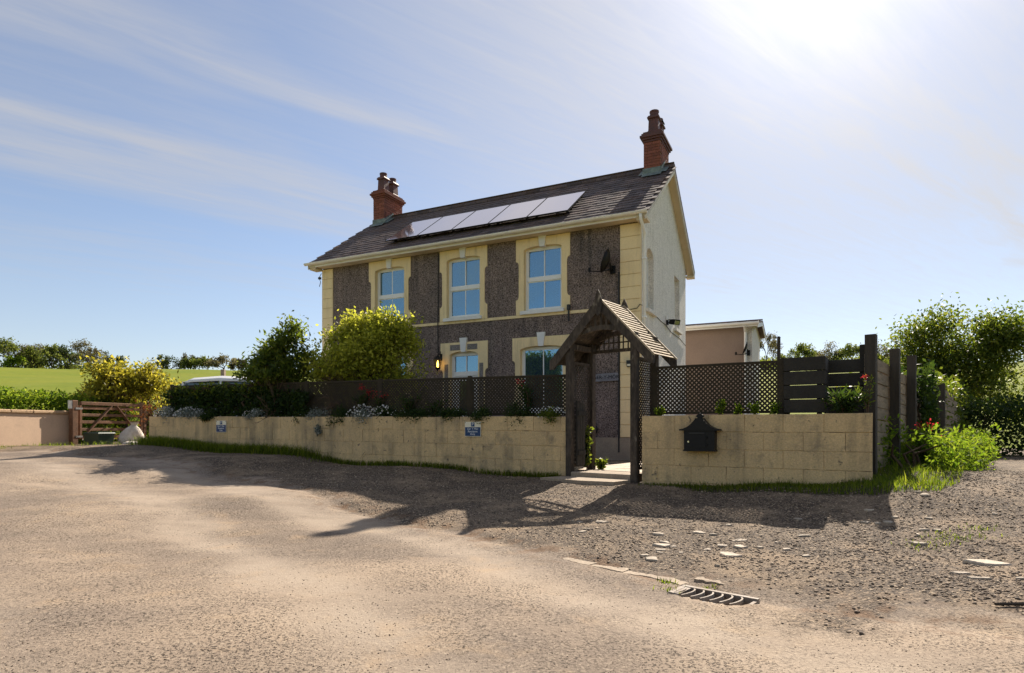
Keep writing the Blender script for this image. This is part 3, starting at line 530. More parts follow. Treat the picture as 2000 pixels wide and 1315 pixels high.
mb = MB(GT); wall_holes(mb, 0.28, D - 0.004, -0.3, 5.40, 0.0, 0.28, [(c - h, c + h, 3.40, 4.86) for c, h, _ in GW]); mb.prism([(0.0, 5.40), (D, 5.40), (D, rz_(D) - .05), (2.68, rz_(2.68) - .05), (0.0, rz_(0) - .05)], 0.0, 0.28)
mb.box(0.0, 0.28, 0.0, 0.28, 0.43, 5.40)
for c, h, arch in GW:                                           # arched heads fill the corners of the square holes
    if arch:
        for sg in (-1, 1): mb.prism([(c + sg * h, 4.66), (c + sg * h, 4.86), (c, 4.86)] + [(c + sg * h * math.sin(q), 4.66 + 0.195 * math.cos(q)) for q in (0.35, 0.7, 1.05, 1.35)], 0.0, 0.28)
link('gable_wall', mb, 'roughcast', house)
mb = MB(); mb.box(-L, -L + .28, 0.281, D, -0.3, 5.40); mb.T = lambda a, b, z: (-L + b, a, z); mb.prism([(0.0, 5.40), (D, 5.40), (D, rz_(D) - .05), (2.68, rz_(2.68) - .05), (0.0, rz_(0) - .05)], 0.0, 0.28); link('gable_wall', mb, 'roughcast', house)
mb = MB(); mb.box(-L + .281, -.281, D - .28, D - .002, -0.3, 5.40); link('back_wall', mb, 'roughcast', house)
mb = MB(); mb.box(-L + .30, -.30, 2.2, 2.3, 0, 5.2); link('inner_wall', mb, 'plinth', house)
# cream quoins on both front corners, one block at a time
for xa, xb in ((-0.45, 0.015), (-L - 0.015, -L + 0.39)):
    z = 0.435; n = 17; hh = (5.20 - z) / n
    for k in range(n):
        mb = MB(); mb.cbox(xa, xb, -0.026, 0.02, z + 0.004, z + hh - 0.004, 0.006); link('quoin_block', mb, 'cream', house); z += hh
    mb = MB(); mb.box(xa + .006, xb - .006, -0.014, 0.0, 0.435, 5.20); link('quoin_joint', mb, 'cream_joint', house)
mb = MB(GT); mb.box(0.03, 0.11, -0.012, 0.02, 0.435, 5.20); link('quoin_return', mb, 'cream', house)
mb = MB(); mb.box(-L + .395, -.455, -0.022, 0.01, 3.315, 3.382); link('string_course', mb, 'cream', house)
# window surrounds with their scalloped outer edges
def ear(xo, xi, zt, zb):
    """outer edge from top to bottom: wide ears, narrower middle"""
    k = (zt - zb); q = []
    q += [(xo, zt), (xo, zt - 0.28 * k)]
    for i in range(5): a = i / 4 * math.pi / 2; q.append((xo + (xi - xo) * math.sin(a), zt - 0.28 * k - 0.09 * (1 - math.cos(a)) - 0.02))
    q += [(xi, zb + 0.26 * k)]
    for i in range(5): a = i / 4 * math.pi / 2; q.append((xi + (xo - xi) * (1 - math.cos(a)), zb + 0.25 * k - 0.10 * math.sin(a)))
    return q + [(xo, zb)]
def surround(c, ho, hi_, zt, zb, zs, rise, zo):
    for sg in (-1, 1):
        out_ = ear(c + sg * ho, c + sg * (ho - 0.075), zt, zb)
        arch = [(c + sg * hi_ * math.cos(a), zs + rise * math.sin(a)) for a in [i / 6 * math.pi / 2 for i in range(7)]]
        mb = MB(); mb.prism([(c, zt)] + out_ + [(c + sg * hi_, zb)] + arch, -0.022, 0.17); link('window_surround', mb, 'cream', house)
for c, h in UP: surround(c, 0.70, h, 5.21, 3.387, 4.93, 0.075, 3.46)
for c, h in LO: surround(c, 0.77, h, 2.83, 0.95, 2.53, 0.085, 1.05)
surround(DR[0], 0.695, DR[1], 2.83, 0.44, 2.50, 0.10, 0.05)
def keystone(c, z0, z1, name='keystone'):
    mb = MB(); mb.prism([(c - .062, z0), (c + .062, z0), (c + .108, z1), (c - .108, z1)], -0.055, 0.05); link(name, mb, 'whitepaint', house)
for c, h in UP: keystone(c, 4.97, 5.31)
for c, h in LO: keystone(c, 2.60, 2.93)
keystone(DR[0], 2.575, 2.935)
for a0, a1, z0, z1 in [(-4.93, -4.64, 2.63, 2.77), (-4.42, -4.13, 2.63, 2.77), (-5.10, -4.99, 1.15, 2.28), (-4.07, -3.96, 1.15, 2.28)]:
    mb = MB(); mb.box(a0, a1, -0.027, -0.012, z0, z1); link('inset_panel', mb, 'grey_pebble', house)
RW_ = random.Random(6)
def window(T, a0, a1, z0, z1, b, sill=True, mid=None, mullion=True):
    """white frame, four panes, sill; face towards -b"""
    f = MB(T); fw = 0.055
    f.box(a0, a0 + fw, b, b + .06, z0, z1); f.box(a1 - fw, a1, b, b + .06, z0, z1); f.box(a0 + fw, a1 - fw, b + .001, b + .059, z1 - fw, z1); f.box(a0 + fw, a1 - fw, b + .001, b + .059, z0, z0 + fw)
    mid = (z0 + z1) / 2 if mid is None else mid
    rails = [(z0 + fw, z1 - fw)]
    if mid: f.box(a0 + fw, a1 - fw, b - .012, b + .05, mid - .045, mid + .045); rails = [(z0 + fw, mid - .045), (mid + .045, z1 - fw)]
    for q0, q1 in rails:                                        # sash beads round each light
        for s0, s1, y0, y1 in ((a0 + fw, a0 + fw + .022, q0, q1), (a1 - fw - .022, a1 - fw, q0, q1)): f.box(s0, s1, b + .012, b + .048, y0, y1)
        f.box(a0 + fw + .022, a1 - fw - .022, b + .013, b + .047, q1 - .022, q1); f.box(a0 + fw + .022, a1 - fw - .022, b + .013, b + .047, q0, q0 + .022)
    am = (a0 + a1) / 2
    if mullion:
        for q0, q1 in rails: f.box(am - .013, am + .013, b + .014, b + .046, q0 + .022, q1 - .022)
    wo = link('window', f, 'upvc', house)
    for q0, q1 in rails:
        for p0, p1 in (((a0 + fw, am), (am, a1 - fw)) if mullion else ((a0 + fw, a1 - fw),)):
            g = MB(T); g.box(p0, p1, b + .026, b + .032, q0, q1); po_ = link('pane', g, 'glass', wo); po_.rotation_euler = (RW_.uniform(-.004, .004), 0, RW_.uniform(-.0009, .0009)) if T is None else (0, 0, 0)
    if T is None:
        for sg in (0, 1):                                       # pleated curtains drawn to the sides
            cw = RW_.uniform(.12, .24); ca = a0 + fw + .01 if sg == 0 else a1 - fw - .01 - cw; k = 10
            u_ = [(ca + cw * i / k, b + .12 + .022 * (i % 2)) for i in range(k + 1)]; g = MB()
            g.add([(p, q, z0 + .02) for p, q in u_] + [(p, q, z1 - .02) for p, q in u_], [(i, i + 1, k + 2 + i, k + 1 + i) for i in range(k)]); link('curtain', g, 'curtain', wo)
    if sill:
        s = MB(T); s.box(a0 - .075, a1 + .075, -0.085, b + .02, z0 - .085, z0 - .002, 0.004); link('sill', s, 'whitepaint' if T is None else 'roughcast', wo)
    return wo
for c, h in UP: window(None, c - h, c + h, 3.465, 5.0, 0.10)
for c, h in LO: window(None, c - h, c + h, 1.05, 2.60, 0.10, mid=0)
for c, h, arch in GW: window(GT, c - h, c + h, 3.40, 4.84, 0.13, mid=4.12, mullion=False)
# front door with fanlight
c, h = DR; f = MB()
f.box(c - h, c - h + .09, 0.10, 0.17, 0.0, 2.60); f.box(c + h - .06, c + h, 0.10, 0.17, 0.0, 2.60); f.box(c - h + .09, c + h - .06, 0.101, 0.169, 2.49, 2.60); f.box(c - h + .09, c + h - .06, 0.095, 0.169, 1.98, 2.09)
door = link('door', f, 'upvc', house)
g = MB(); g.box(c - h + .09, c + h - .06, .13, .137, 2.09, 2.49); link('pane', g, 'glass', door)
g = MB(); g.box(c - .006, c + .018, .112, .129, 2.09, 2.49); link('glazing_bar', g, 'upvc', door)
g = MB(); wall_holes(g, c - h + .09, c + h - .06, 0.03, 1.978, 0.115, 0.16, [(c - h + .21, c + h - .18, 1.05, 1.84)]); link('door_leaf', g, 'upvc', door)
g = MB(); g.box(c - h + .21, c + h - .18, .135, .145, 1.05, 1.84); link('leaded_pane', g, 'carglass', door)
g = MB()
for sg in (-1, 1):
    for k in range(3): g.tube([(c + .015 + sg * (0.02 + .05 * k + .045 * math.cos(a)), .128, 1.72 - .03 * k + .05 * math.sin(a)) for a in np.linspace(0, 5.5, 12)], .006, 4)
link('scrollwork', g, 'blackmetal', door)
g = MB(); g.tube([(c + h - .13, .10, 1.0), (c + h - .13, .07, 1.0), (c + h - .23, .07, 1.0)], .012, 6); link('handle', g, 'chrome', door)
# roof deck, tiles, ridge
XL, XR = -L - 0.26, 0.22
mb = MB(lambda a, b, z: (b, a, z)); mb.prism([(-0.31, rz_(-.31) - .035), (2.68, rz_(2.68) - .03), (5.67, rz_(5.67) - .035), (5.67, rz_(5.67) - .08), (2.68, rz_(2.68) - .12), (-0.31, rz_(-.31) - .08)], XL, XR)
roof = link('roof', mb, 'tile', house)
def tile_mesh(rng, w=0.243, ln=0.29, th=0.016):
    mb = MB(); j = lambda k: rng.uniform(-k, k)
    mb.add([(-w / 2 + j(.002), j(.004), 0), (w / 2 + j(.002), j(.004), 0), (w / 2, ln, 0), (-w / 2, ln, 0), (-w / 2 + j(.002), 0.003, th + j(.003)), (w / 2, 0.003, th + j(.003)), (w / 2, ln, 0.010), (-w / 2, ln, 0.010)],
           [(0, 3, 2, 1), (4, 5, 6, 7), (0, 1, 5, 4), (1, 2, 6, 5), (2, 3, 7, 6), (3, 0, 4, 7)]); return mb
rng = random.Random(4); TM = [tile_mesh(rng).mesh('roof_tile') for i in range(6)]
for q in TM: q.materials.append(M['tile'])
gauge = 0.205; tiles = []
for r_ in range(18):
    v = -0.345 + r_ * gauge * math.cos(PITCH); off = 0.122 if r_ % 2 else 0
    for c_ in range(40):
        x = XR - 0.121 - c_ * 0.2445 - off + 0.06
        if x < XL + 0.1: continue
        if v > 2.62: continue
        tiles.append((x + rng.uniform(-.003, .003), v, rz_(v) - 0.018 + rng.uniform(0, .004), rng.uniform(-.014, .014), rng.uniform(-.02, .02)))
tiles.sort(key=lambda q: -q[0] - 0.25 * -q[1]); stuff = MB()
for i, (x, v, z, a, b) in enumerate(tiles):
    mt = Matrix.Translation((x, v, z)) @ Matrix.Rotation(PITCH - 0.035 + a, 4, 'X') @ Matrix.Rotation(b, 4, 'Y')
    if i < 300:
        o = link('roof_tile', TM[i % 6], None, roof); o.matrix_local = mt
    else:
        q = tile_mesh(rng); stuff.add([mt @ Vector(p) for p in q.v], q.f)
so = link('roof_tiles', stuff, 'tile', roof, kind='stuff')
mb = MB(); back = MB()
for r_ in range(18):                                            # plain courses on the hidden rear slope
    v = 5.69 - r_ * gauge * math.cos(PITCH)
    if v < 2.75: break
    z = rz_(v); back.add([(XL, v, z - .02), (XR, v, z - .02), (XR, v, z + .01), (XL, v, z + .01), (XL, v - .24, z + .24 * SL), (XR, v - .24, z + .24 * SL)], [(1, 0, 3, 2), (2, 3, 4, 5), (0, 3, 4), (1, 5, 2)])
link('rear_roof_courses', back, 'tile', roof, kind='stuff')
x = XR - 0.0
while x > XL + 0.1:
    mb = MB(); n = 7; w_ = min(0.42, x - XL)
    for xx in (0, 1): pass
    vs = []; 
    for xa in (x - w_ + .004, x - .004):
        for i in range(n + 1): a = math.pi * i / n; vs.append((xa, 2.68 - .135 * math.cos(a), rz_(2.68) - .085 + .125 * math.sin(a)))
    mb.add(vs, [(i, i + 1, n + 2 + i, n + 1 + i) for i in range(n)] + [tuple(range(n + 1))[::-1], tuple(range(n + 1, 2 * n + 2))]); link('ridge_tile', mb, 'tile', roof); x -= w_
# eaves: gutter, fascia, soffit, verge boards
mb = MB(lambda a, b, z: (a, b, z)); n = 8; y0, z0 = -0.375, 5.325
for ro, ri in ((0.062, 0.056),):
    prof = [(y0 + ro * math.cos(a), z0 - ro * math.sin(a)) for a in np.linspace(0, math.pi, n + 1)] + [(y0 + ri * math.cos(a), z0 - ri * math.sin(a)) for a in np.linspace(math.pi, 0, n + 1)]
    m_ = len(prof); mb.add([(XL - .06, a, b) for a, b in prof] + [(XR + .03, a, b) for a, b in prof], [(i, (i + 1) % m_, m_ + (i + 1) % m_, m_ + i) for i in range(m_)] + [tuple(range(m_)), tuple(range(m_, 2 * m_))[::-1]])
gutter = link('gutter', mb, 'gutter', house)
for k in range(11):
    mb = MB(); xx = XR - .35 - k * 0.9
    mb.add([(xx - .025, y0 + .067 * math.cos(a), z0 - .067 * math.sin(a)) for a in np.linspace(0, math.pi, 9)] + [(xx + .025, y0 + .067 * math.cos(a), z0 - .067 * math.sin(a)) for a in np.linspace(0, math.pi, 9)], [(i, i + 1, 10 + i, 9 + i) for i in range(8)] + [tuple(range(9))[::-1], tuple(range(9, 18))]); link('gutter_bracket', mb, 'gutter', gutter)
mb = MB(); mb.box(XL + .02, XR - .02, -0.31, -0.285, 5.215, 5.335); link('fascia', mb, 'gutter', house)
mb = MB(); mb.box(XL + .02, XR - .02, -0.284, -0.002, 5.225, 5.24); link('soffit', mb, 'soffit', house)
for xs, sg in ((XR - .035, 1), (XL + .005, -1)):
    for va, vb in ((-0.33, 2.68), (5.69, 2.68)):
        mb = MB(lambda a, b, z: (b, a, z)); za, zb = rz_(va), rz_(vb)
        mb.prism([(va, za - .045), (vb, zb - .045), (vb, zb - .21), (va, za - .20)], xs, xs + .03); link('barge_board', mb, 'barge', house)
        mb = MB(lambda a, b, z: (b, a, z)); lo, hi = (0.0, xs) if sg > 0 else (xs + .03, -L)
        mb.prism([(va, za - .13), (vb, zb - .14), (vb, zb - .155), (va, za - .145)], lo + .002, hi - .001); link('verge_soffit', mb, 'soffit', house)
for sg, xx in ((1, 0.10), (-1, -L - .12)):                        # boxed eave ends
    for va in (-.29, 5.40):
        mb = MB(); mb.box(xx - .11, xx + .12, va + .002, va + .28, 5.16, 5.213); link('eave_box', mb, 'soffit', house)
# downpipe on the right corner
mb = MB(); mb.tube([(0.10, -.375, 5.27), (0.10, -.33, 5.15), (0.10, 0.03, 4.98), (0.075, 0.07, 4.85), (0.075, 0.07, -.25)], 0.036, 8)
dp = smooth(link('downpipe', mb, 'upvc', house))
for z in (4.4, 3.1, 1.8): mb = MB(); mb.box(0.03, 0.12, 0.025, 0.115, z, z + .035); link('pipe_clip', mb, 'upvc', dp)
# cables and black pipes on the front
mb = MB(); mb.tube([(-5.29, -.035, 5.18), (-5.285, -.035, 4.2), (-5.30, -.035, 3.3), (-5.285, -.035, 2.46)], 0.014, 5); link('cable', mb, 'blackplastic', house)
mb = MB(); mb.tube([(-.475, -.03, 4.15), (-.478, -.03, 3.0), (-.474, -.03, 1.6), (-.476, -.03, 0.1)], 0.020, 5); link('cable', mb, 'blackplastic', house)
mb = MB(); mb.tube([(-.42, -.03, 3.27), (-.2, -.03, 3.29), (-.06, -.04, 3.30), (0.0, -.04, 3.38), (0.05, -.01, 3.36)], 0.008, 4); link('cable', mb, 'blackplastic', house)
mb = MB(GT); mb.tube([(1.3, -.012, 3.38), (1.9, -.012, 3.33), (2.6, -.012, 3.31), (3.2, -.012, 3.22), (4.4, -.012, 3.20), (5.3, -.012, 3.1)], 0.008, 4); link('cable', mb, 'blackplastic', house)
mb = MB(); mb.tube([(-1.67, -.05, 3.52), (-1.67, -.05, 3.40)], 0.045, 8); mb.tube([(-1.67, -.05, 3.40), (-1.67, -.05, 3.14)], 0.022, 8); link('overflow_pipe', mb, 'blackplastic', house)
mb = MB(); mb.tube([(-L - .02, -.04, 5.1), (-L - .10, -.05, 4.98), (-L - .05, -.04, 4.85), (-L - .09, -.05, 4.72)], 0.010, 4); mb.box(-L - .13, -L - .06, -.06, .0, 4.94, 5.0); link('cable', mb, 'blackplastic', house)
mb = MB(); mb.lathe([(.0, .0), (.11, .01), (.13, .05), (.11, .09), (.0, .10)], (0, 0, 0), 12); mb.v = [(-1.08 + a, -.12 + c_, 0.62 + b) for a, b, c_ in mb.v]; link('hose_reel', mb, 'blackplastic', house)
# chimneys: stack of single bricks, corbelled cap, pots
def chimney(x0, x1, cowl):
    y0, y1, zt = 2.205, 3.155, 7.98
    zb = rz_(y0) - .12; core = MB(); core.box(x0 + .012, x1 - .012, y0 + .012, y1 - .012, zb - .3, zt)
    ch = link('chimney', core, 'brickmortar', house); g = 0.076; n = int((zt - zb) / g) + 1
    rb = random.Random(int(x0 * 100) & 255)
    for k in range(n):
        za = zt - (k + 1) * g; zb_ = za + g - .009; o = 0.1075 if k % 2 else 0
        for side in range(3):                                   # front, right, left faces
            a0, a1 = (x0, x1) if side == 0 else (y0 + .10, y1)
            a = a0 - (o if side == 0 else (0.1075 - o))
            while a < a1 - .01:
                b0, b1 = max(a, a0), min(a + .206, a1)
                if b1 - b0 > .02:
                    mb = MB(); e = rb.uniform(0, .004)
                    if side == 0: mb.box(b0, b1, y0 - e, y0 + .10, za, zb_)
                    elif side == 1: mb.box(x1 - .10, x1 + e, b0, b1, za, zb_)
                    else: mb.box(x0 - e, x0 + .10, b0, b1, za, zb_)
                    link('brick', mb, 'brick', ch)
                a += .215
    prof = [(.015, zt - .0, zt + .055), (.05, zt + .055, zt + .11), (.085, zt + .11, zt + .165), (.05, zt + .165, zt + .22), (.015, zt + .22, zt + .265)]
    mb = MB()
    for e, za, zb_ in prof: mb.box(x0 - e, x1 + e, y0 - e, y1 + e, za, zb_)
    link('chimney_cap', mb, 'brick' if x0 < -4 else 'terracotta', ch)
    xc = (x0 + x1) / 2
    for i, yc in enumerate((2.44, 2.92)):
        mb = MB(); mb.lathe([(.150, 0), (.150, .05), (.128, .08), (.118, .38), (.150, .39), (.155, .42), (.135, .45), (.125, .47)], (xc, yc, zt + .262), 4, True)
        mb.lathe([(.10, .46), (.118, .50), (.112, .56), (.122, .57), (.122, .61), (.09, .61), (.085, .50)], (xc, yc, zt + .262), 12)
        pot = link('chimney_pot', mb, 'terracotta', ch)
        if cowl and i == 1:
            mb = MB(); mb.bar((xc - .09, yc + .02, zt + .90), (xc + .14, yc + .02, zt + .78), .24, .012); mb.tube([(xc - .05, yc, zt + .84), (xc - .05, yc, zt + .89)], .008, 4); mb.tube([(xc + .1, yc, zt + .72), (xc + .1, yc, zt + .82)], .008, 4); link('cowl', mb, 'blackmetal', pot)
    mb = MB(); ff = rz_(y0) - .02
    mb.add([(x0 - .03, y0 - .16, rz_(y0 - .16) + .035), (x1 + .03, y0 - .16, rz_(y0 - .16) + .035), (x1 + .03, y0 - .012, ff + .07), (x0 - .03, y0 - .012, ff + .07), (x1 + .03, y0 - .012, ff + .20), (x0 - .03, y0 - .012, ff + .20)], [(0, 1, 2, 3), (3, 2, 4, 5)])
    for xs, q in ((x1 + .012, 1), (x0 - .012, -1)):
        k = 6
        for i in range(k):
            va, vb = y0 - .012 + i * .08, y0 - .012 + (i + 1) * .08
            mb.add([(xs, va, rz_(va) + .0), (xs, vb, rz_(vb)), (xs, vb, rz_(va) + .20), (xs, va, rz_(va) + .20), (xs + q * .13, va, rz_(va) + .035), (xs + q * .13, vb, rz_(vb) + .035), (xs, vb, rz_(vb) + .05), (xs, va, rz_(va) + .05)], [(0, 1, 2, 3), (7, 6, 5, 4)])
    link('flashing', mb, 'lead', ch)
chimney(-0.475, -0.04, True); chimney(-9.22, -8.79, False)

# solar panels on the front slope
names = ['first solar panel from the left chimney, its corner dulled', 'second solar panel from the left chimney', 'middle solar panel of the row of five on the roof', 'solar panel just left of the rightmost one', 'rightmost solar panel, beside the bare tiles']
pm = None
for k in range(5):
    x1_ = -1.72 - (4 - k) * 1.068; v0 = 0.03
    o = thing('solar_panel', names[k], 'solar panel', hw(x1_ - .525, v0, rz_(v0) + .115), HRZ, 'solar panels in a row on the front roof slope'); o.rotation_euler = (PITCH, 0, HRZ)
    if pm is None:
        ln = 1.56; fr = MB(); 
        fr.box(-.525, .525, 0, ln, 0, .022); fr.box(-.525, -.515, 0, ln, .022, .036); fr.box(.515, .525, 0, ln, .022, .036); fr.box(-.515, .515, 0, .010, .022, .036); fr.box(-.515, .515, ln - .010, ln, .022, .036)
        gl = MB(); gl.box(-.514, .514, .011, ln - .011, .0225, .034)
        rl = MB(); rl.box(-.53, .53, .28, .32, -.045, -.001); rl.box(-.53, .53, 1.2, 1.24, -.045, -.001)
        for q in (-.4, .4):
            for s in (.30, 1.22): rl.box(q - .02, q + .02, s - .05, s + .05, -.10, -.046)
        pm = [(a, b.mesh(a), c) for a, b, c in (('frame', fr, 'blackmetal'), ('glass', gl, 'solar'), ('mounting_rail', rl, 'blackmetal'))]
    for a, b, c_ in pm: link(a, b, c_, o)
# satellite dish on the front wall
def dish(loc, rz, label, s=1.0):
    o = thing('satellite_dish', label, 'satellite dish', loc, rz); mb = MB()
    mb.lathe([(.001, .0), (.10, .012), (.2, .045), (.27, .09), (.275, .09), (.2, .038), (.1, .004), (.001, -.008)], (0, 0, 0), 18)
    mt = Matrix.Translation((-.02, -.26, .12)) @ Matrix.Rotation(R(8), 4, 'Z') @ Matrix.Rotation(R(-70), 4, 'Y'); mb.v = [tuple(mt @ (Vector(p) * s)) for p in mb.v]; smooth(link('dish', mb, 'blackmetal', o))
    mb = MB(); mb.tube([(0, 0, .0), (0, -.14, .0), (0, -.22, .1)], .02, 6); mb.box(-.06, .06, -.02, .0, -.09, .09); link('bracket', mb, 'blackmetal', o)
    mb = MB(); mb.tube([(0, -.22, -.04), (-.2 * s, -.30, -.08), (-.42 * s, -.40, -.07)], .012, 5); link('arm', mb, 'blackmetal', o)
    mb = MB(); mb.tube([(-.42 * s, -.40, -.09), (-.42 * s, -.40, .0)], .03, 6); link('receiver', mb, 'blackmetal', o)
dish(hw(-.62, -.005, 4.22), HRZ, 'black satellite dish high on the pebbledash front wall')
# lantern beside the door
lan = thing('wall_lantern', 'lit black wall lantern hanging beside the front door', 'lantern', hw(-5.20, -.022, 2.44), HRZ)
mb = MB(); mb.box(-.03, .03, -.012, .0, -.05, .12); mb.tube([(0, -.01, .06), (0, -.06, .10), (0, -.14, .10), (0, -.17, .06)], .011, 6); mb.lathe([(.0, .19), (.02, .17), (.012, .14), (.02, .12), (.01, .08)], (0, -.05, .0), 6); link('bracket', mb, 'blackmetal', lan)
mb = MB(); mb.lathe([(.015, .07), (.03, .05), (.11, -.02), (.115, -.035), (.10, -.035), (.02, .035)], (0, -.17, 0), 6); link('lantern_cap', mb, 'blackmetal', lan); mb = MB(); mb.lathe([(.062, -.25), (.07, -.26), (.05, -.29), (.012, -.31), (.02, -.33), (.0, -.35)], (0, -.17, 0), 6); link('lantern_base', mb, 'blackmetal', lan)
mb = MB()
for q in range(6): a = 2 * math.pi * (q + .5) / 6; mb.bar((.098 * math.cos(a), -.17 + .098 * math.sin(a), -.035), (.064 * math.cos(a), -.17 + .064 * math.sin(a), -.255), .009, .009)
link('lantern_rib', mb, 'blackmetal', lan)
mb = MB(); mb.lathe([(.092, -.036), (.06, -.25)], (0, -.17, 0), 6); mb.f = mb.f[:-2]; link('lantern_glass', mb, 'lampglass', lan)
mb = MB(); mb.lathe([(.004, -.24), (.02, -.23), (.026, -.17), (.02, -.12), (.008, -.08), (.003, -.06)], (0, -.17, 0), 8); link('bulb', mb, 'bulb', lan)
# slate name plaque, small wall light
pl = thing('name_plaque', 'slate house name plaque with cut letters on the front wall', 'plaque', hw(-.77, -.012, 1.80), HRZ)
mb = MB(); mb.prism([(-.29, -.10), (.28, -.085), (.295, -.03), (.285, .06), (.26, .09), (.02, .085), (-.12, .075), (-.28, .065), (-.30, -.02)], -.035, 0.0); link('slab', mb, 'slate', pl)
link('lettering', text_mesh('lettering', 'GER-Y-MÔR', 0.115, extrude=.003), 'slatecut', pl, (0, -.037, -.005), (R(90), 0, 0))
wl = thing('wall_light', 'small black wall light on the cream corner stones', 'wall light', hw(-.23, -.027, 2.08), HRZ)
mb = MB(); mb.box(-.055, .055, -.05, 0, -.07, .07); mb.box(-.055, .055, -.075, -.0505, .0, .07); link('housing', mb, 'blackplastic', wl); mb = MB(); mb.box(-.04, .04, -.062, -.0505, -.055, -.01); link('lens', mb, 'signwhite', wl)
fl = thing('floodlight', 'black floodlight on a bracket on the white gable wall', 'floodlight', hw(0, 2.72, 3.40), HRZ)
mb = MB(); mb.box(0, .05, -.05, .05, -.06, .06); mb.tube([(.04, 0, 0), (.16, -.05, -.02)], .014, 5); link('bracket', mb, 'blackmetal', fl)
mb = MB(); mb.bar((.15, -.05, .0), (.30, -.16, -.05), .20, .12); mb.bar((.13, -.05, .05), (.31, -.17, .02), .22, .02); link('lamp_head', mb, 'blackmetal', fl); mb = MB(); mb.bar((.301, -.161, -.05), (.306, -.164, -.052), .18, .10); link('lens', mb, 'chrome', fl)
mb = MB(); mb.tube([(.03, -.12, .06), (.03, -.12, .16)], .03, 8); link('sensor', mb, 'upvc', fl)

# rear building behind the house
RB = thing('outbuilding', 'low tan rendered outbuilding with tiled roof behind the house', 'building', (7.88, 20.0, E - 0.6), HRZ)
ew, dv, hgt_ = 6.2, 3.2, 4.02; RP = .17; rr2 = lambda v: hgt_ + 0.08 + (min(v, dv - v)) * RP
mb = MB(); mb.box(-ew, -0.002, 0, .25, -.3, hgt_); mb.box(-ew, -.002, dv - .25, dv, -.3, hgt_); link('wall', mb, 'tan', RB)
mb = MB(GT); mb.prism([(0, -.3), (dv, -.3), (dv, hgt_), (dv / 2, rr2(dv / 2) - .1), (0, hgt_)], 0.0, .25); link('gable_wall', mb, 'roughcast', RB)
mb = MB(lambda a, b, z: (b, a, z)); mb.prism([(-.3, rr2(-.3) - .03), (dv / 2, rr2(dv / 2) - .03), (dv + .3, rr2(dv + .3) - .03), (dv + .3, rr2(dv + .3) - .08), (dv / 2, rr2(dv / 2) - .09), (-.3, rr2(-.3) - .08)], -ew, .22)
ro = link('roof', mb, 'tile', RB)
for k in range(8):
    v = -.34 + k * .245; nt_ = 12
    for q in range(nt_):
        xx = .22 - q * .33
        mb = MB(); z = rr2(v); mb.add([(xx - .325, v, z - .02), (xx, v, z - .02), (xx, v, z + .028), (xx - .325, v, z + .028), (xx - .325, v + .28, z + .28 * RP + .006), (xx, v + .28, z + .28 * RP + .006)], [(0, 1, 2, 3), (3, 2, 5, 4), (1, 5, 2), (0, 3, 4)])
        link('roof_tile', mb, 'tile', ro)
mb = MB(); mb.box(-ew, .20, -.33, -.30, hgt_ - .15, hgt_ + .005); link('fascia', mb, 'whitepaint', RB)
mb = MB(); mb.tube([(-ew, -.38, hgt_ - .05), (.24, -.38, hgt_ - .05)], .055, 8); link('gutter', mb, 'gutter', RB)
for va, vb in ((-.33, dv / 2), (dv + .33, dv / 2)):
    mb = MB(lambda a, b, z: (b, a, z)); mb.prism([(va, rr2(va) - .04), (vb, rr2(vb) - .04), (vb, rr2(vb) - .22), (va, rr2(va) - .22)], .19, .215); link('barge_board', mb, 'whitepaint', RB)
mb = MB(); mb.tube([(-.20, -.36, hgt_ - .10), (-.20, -.06, hgt_ - .30), (-.20, -.06, -.2)], .045, 8); link('downpipe', mb, 'upvc', RB)
mb = MB(GT); mb.box(1.0, 1.9, -.02, .05, 1.6, 2.7); link('window', mb, 'upvc', RB)
dish(RB.matrix_basis @ Vector((-.12, -.005, 3.05)), HRZ, 'dark satellite dish beside the downpipe on the tan outbuilding', 0.8)
po = at(1521, 660, 17); p2 = thing('timber_pole', 'thin dark timber pole standing behind the trellis and dark boards', 'pole', (po.x, po.y, g1(po.x, po.y)))
hh = po.z - p2.location.z; mb = MB(); mb.tube([(0, 0, -.3), (0, 0, hh)], [.055, .045], 8); link('shaft', mb, 'post', p2); mb = MB(); mb.lathe([(.05, hh), (.055, hh + .01), (.02, hh + .04)], (0, 0, 0), 8); link('cap', mb, 'blackmetal', p2)

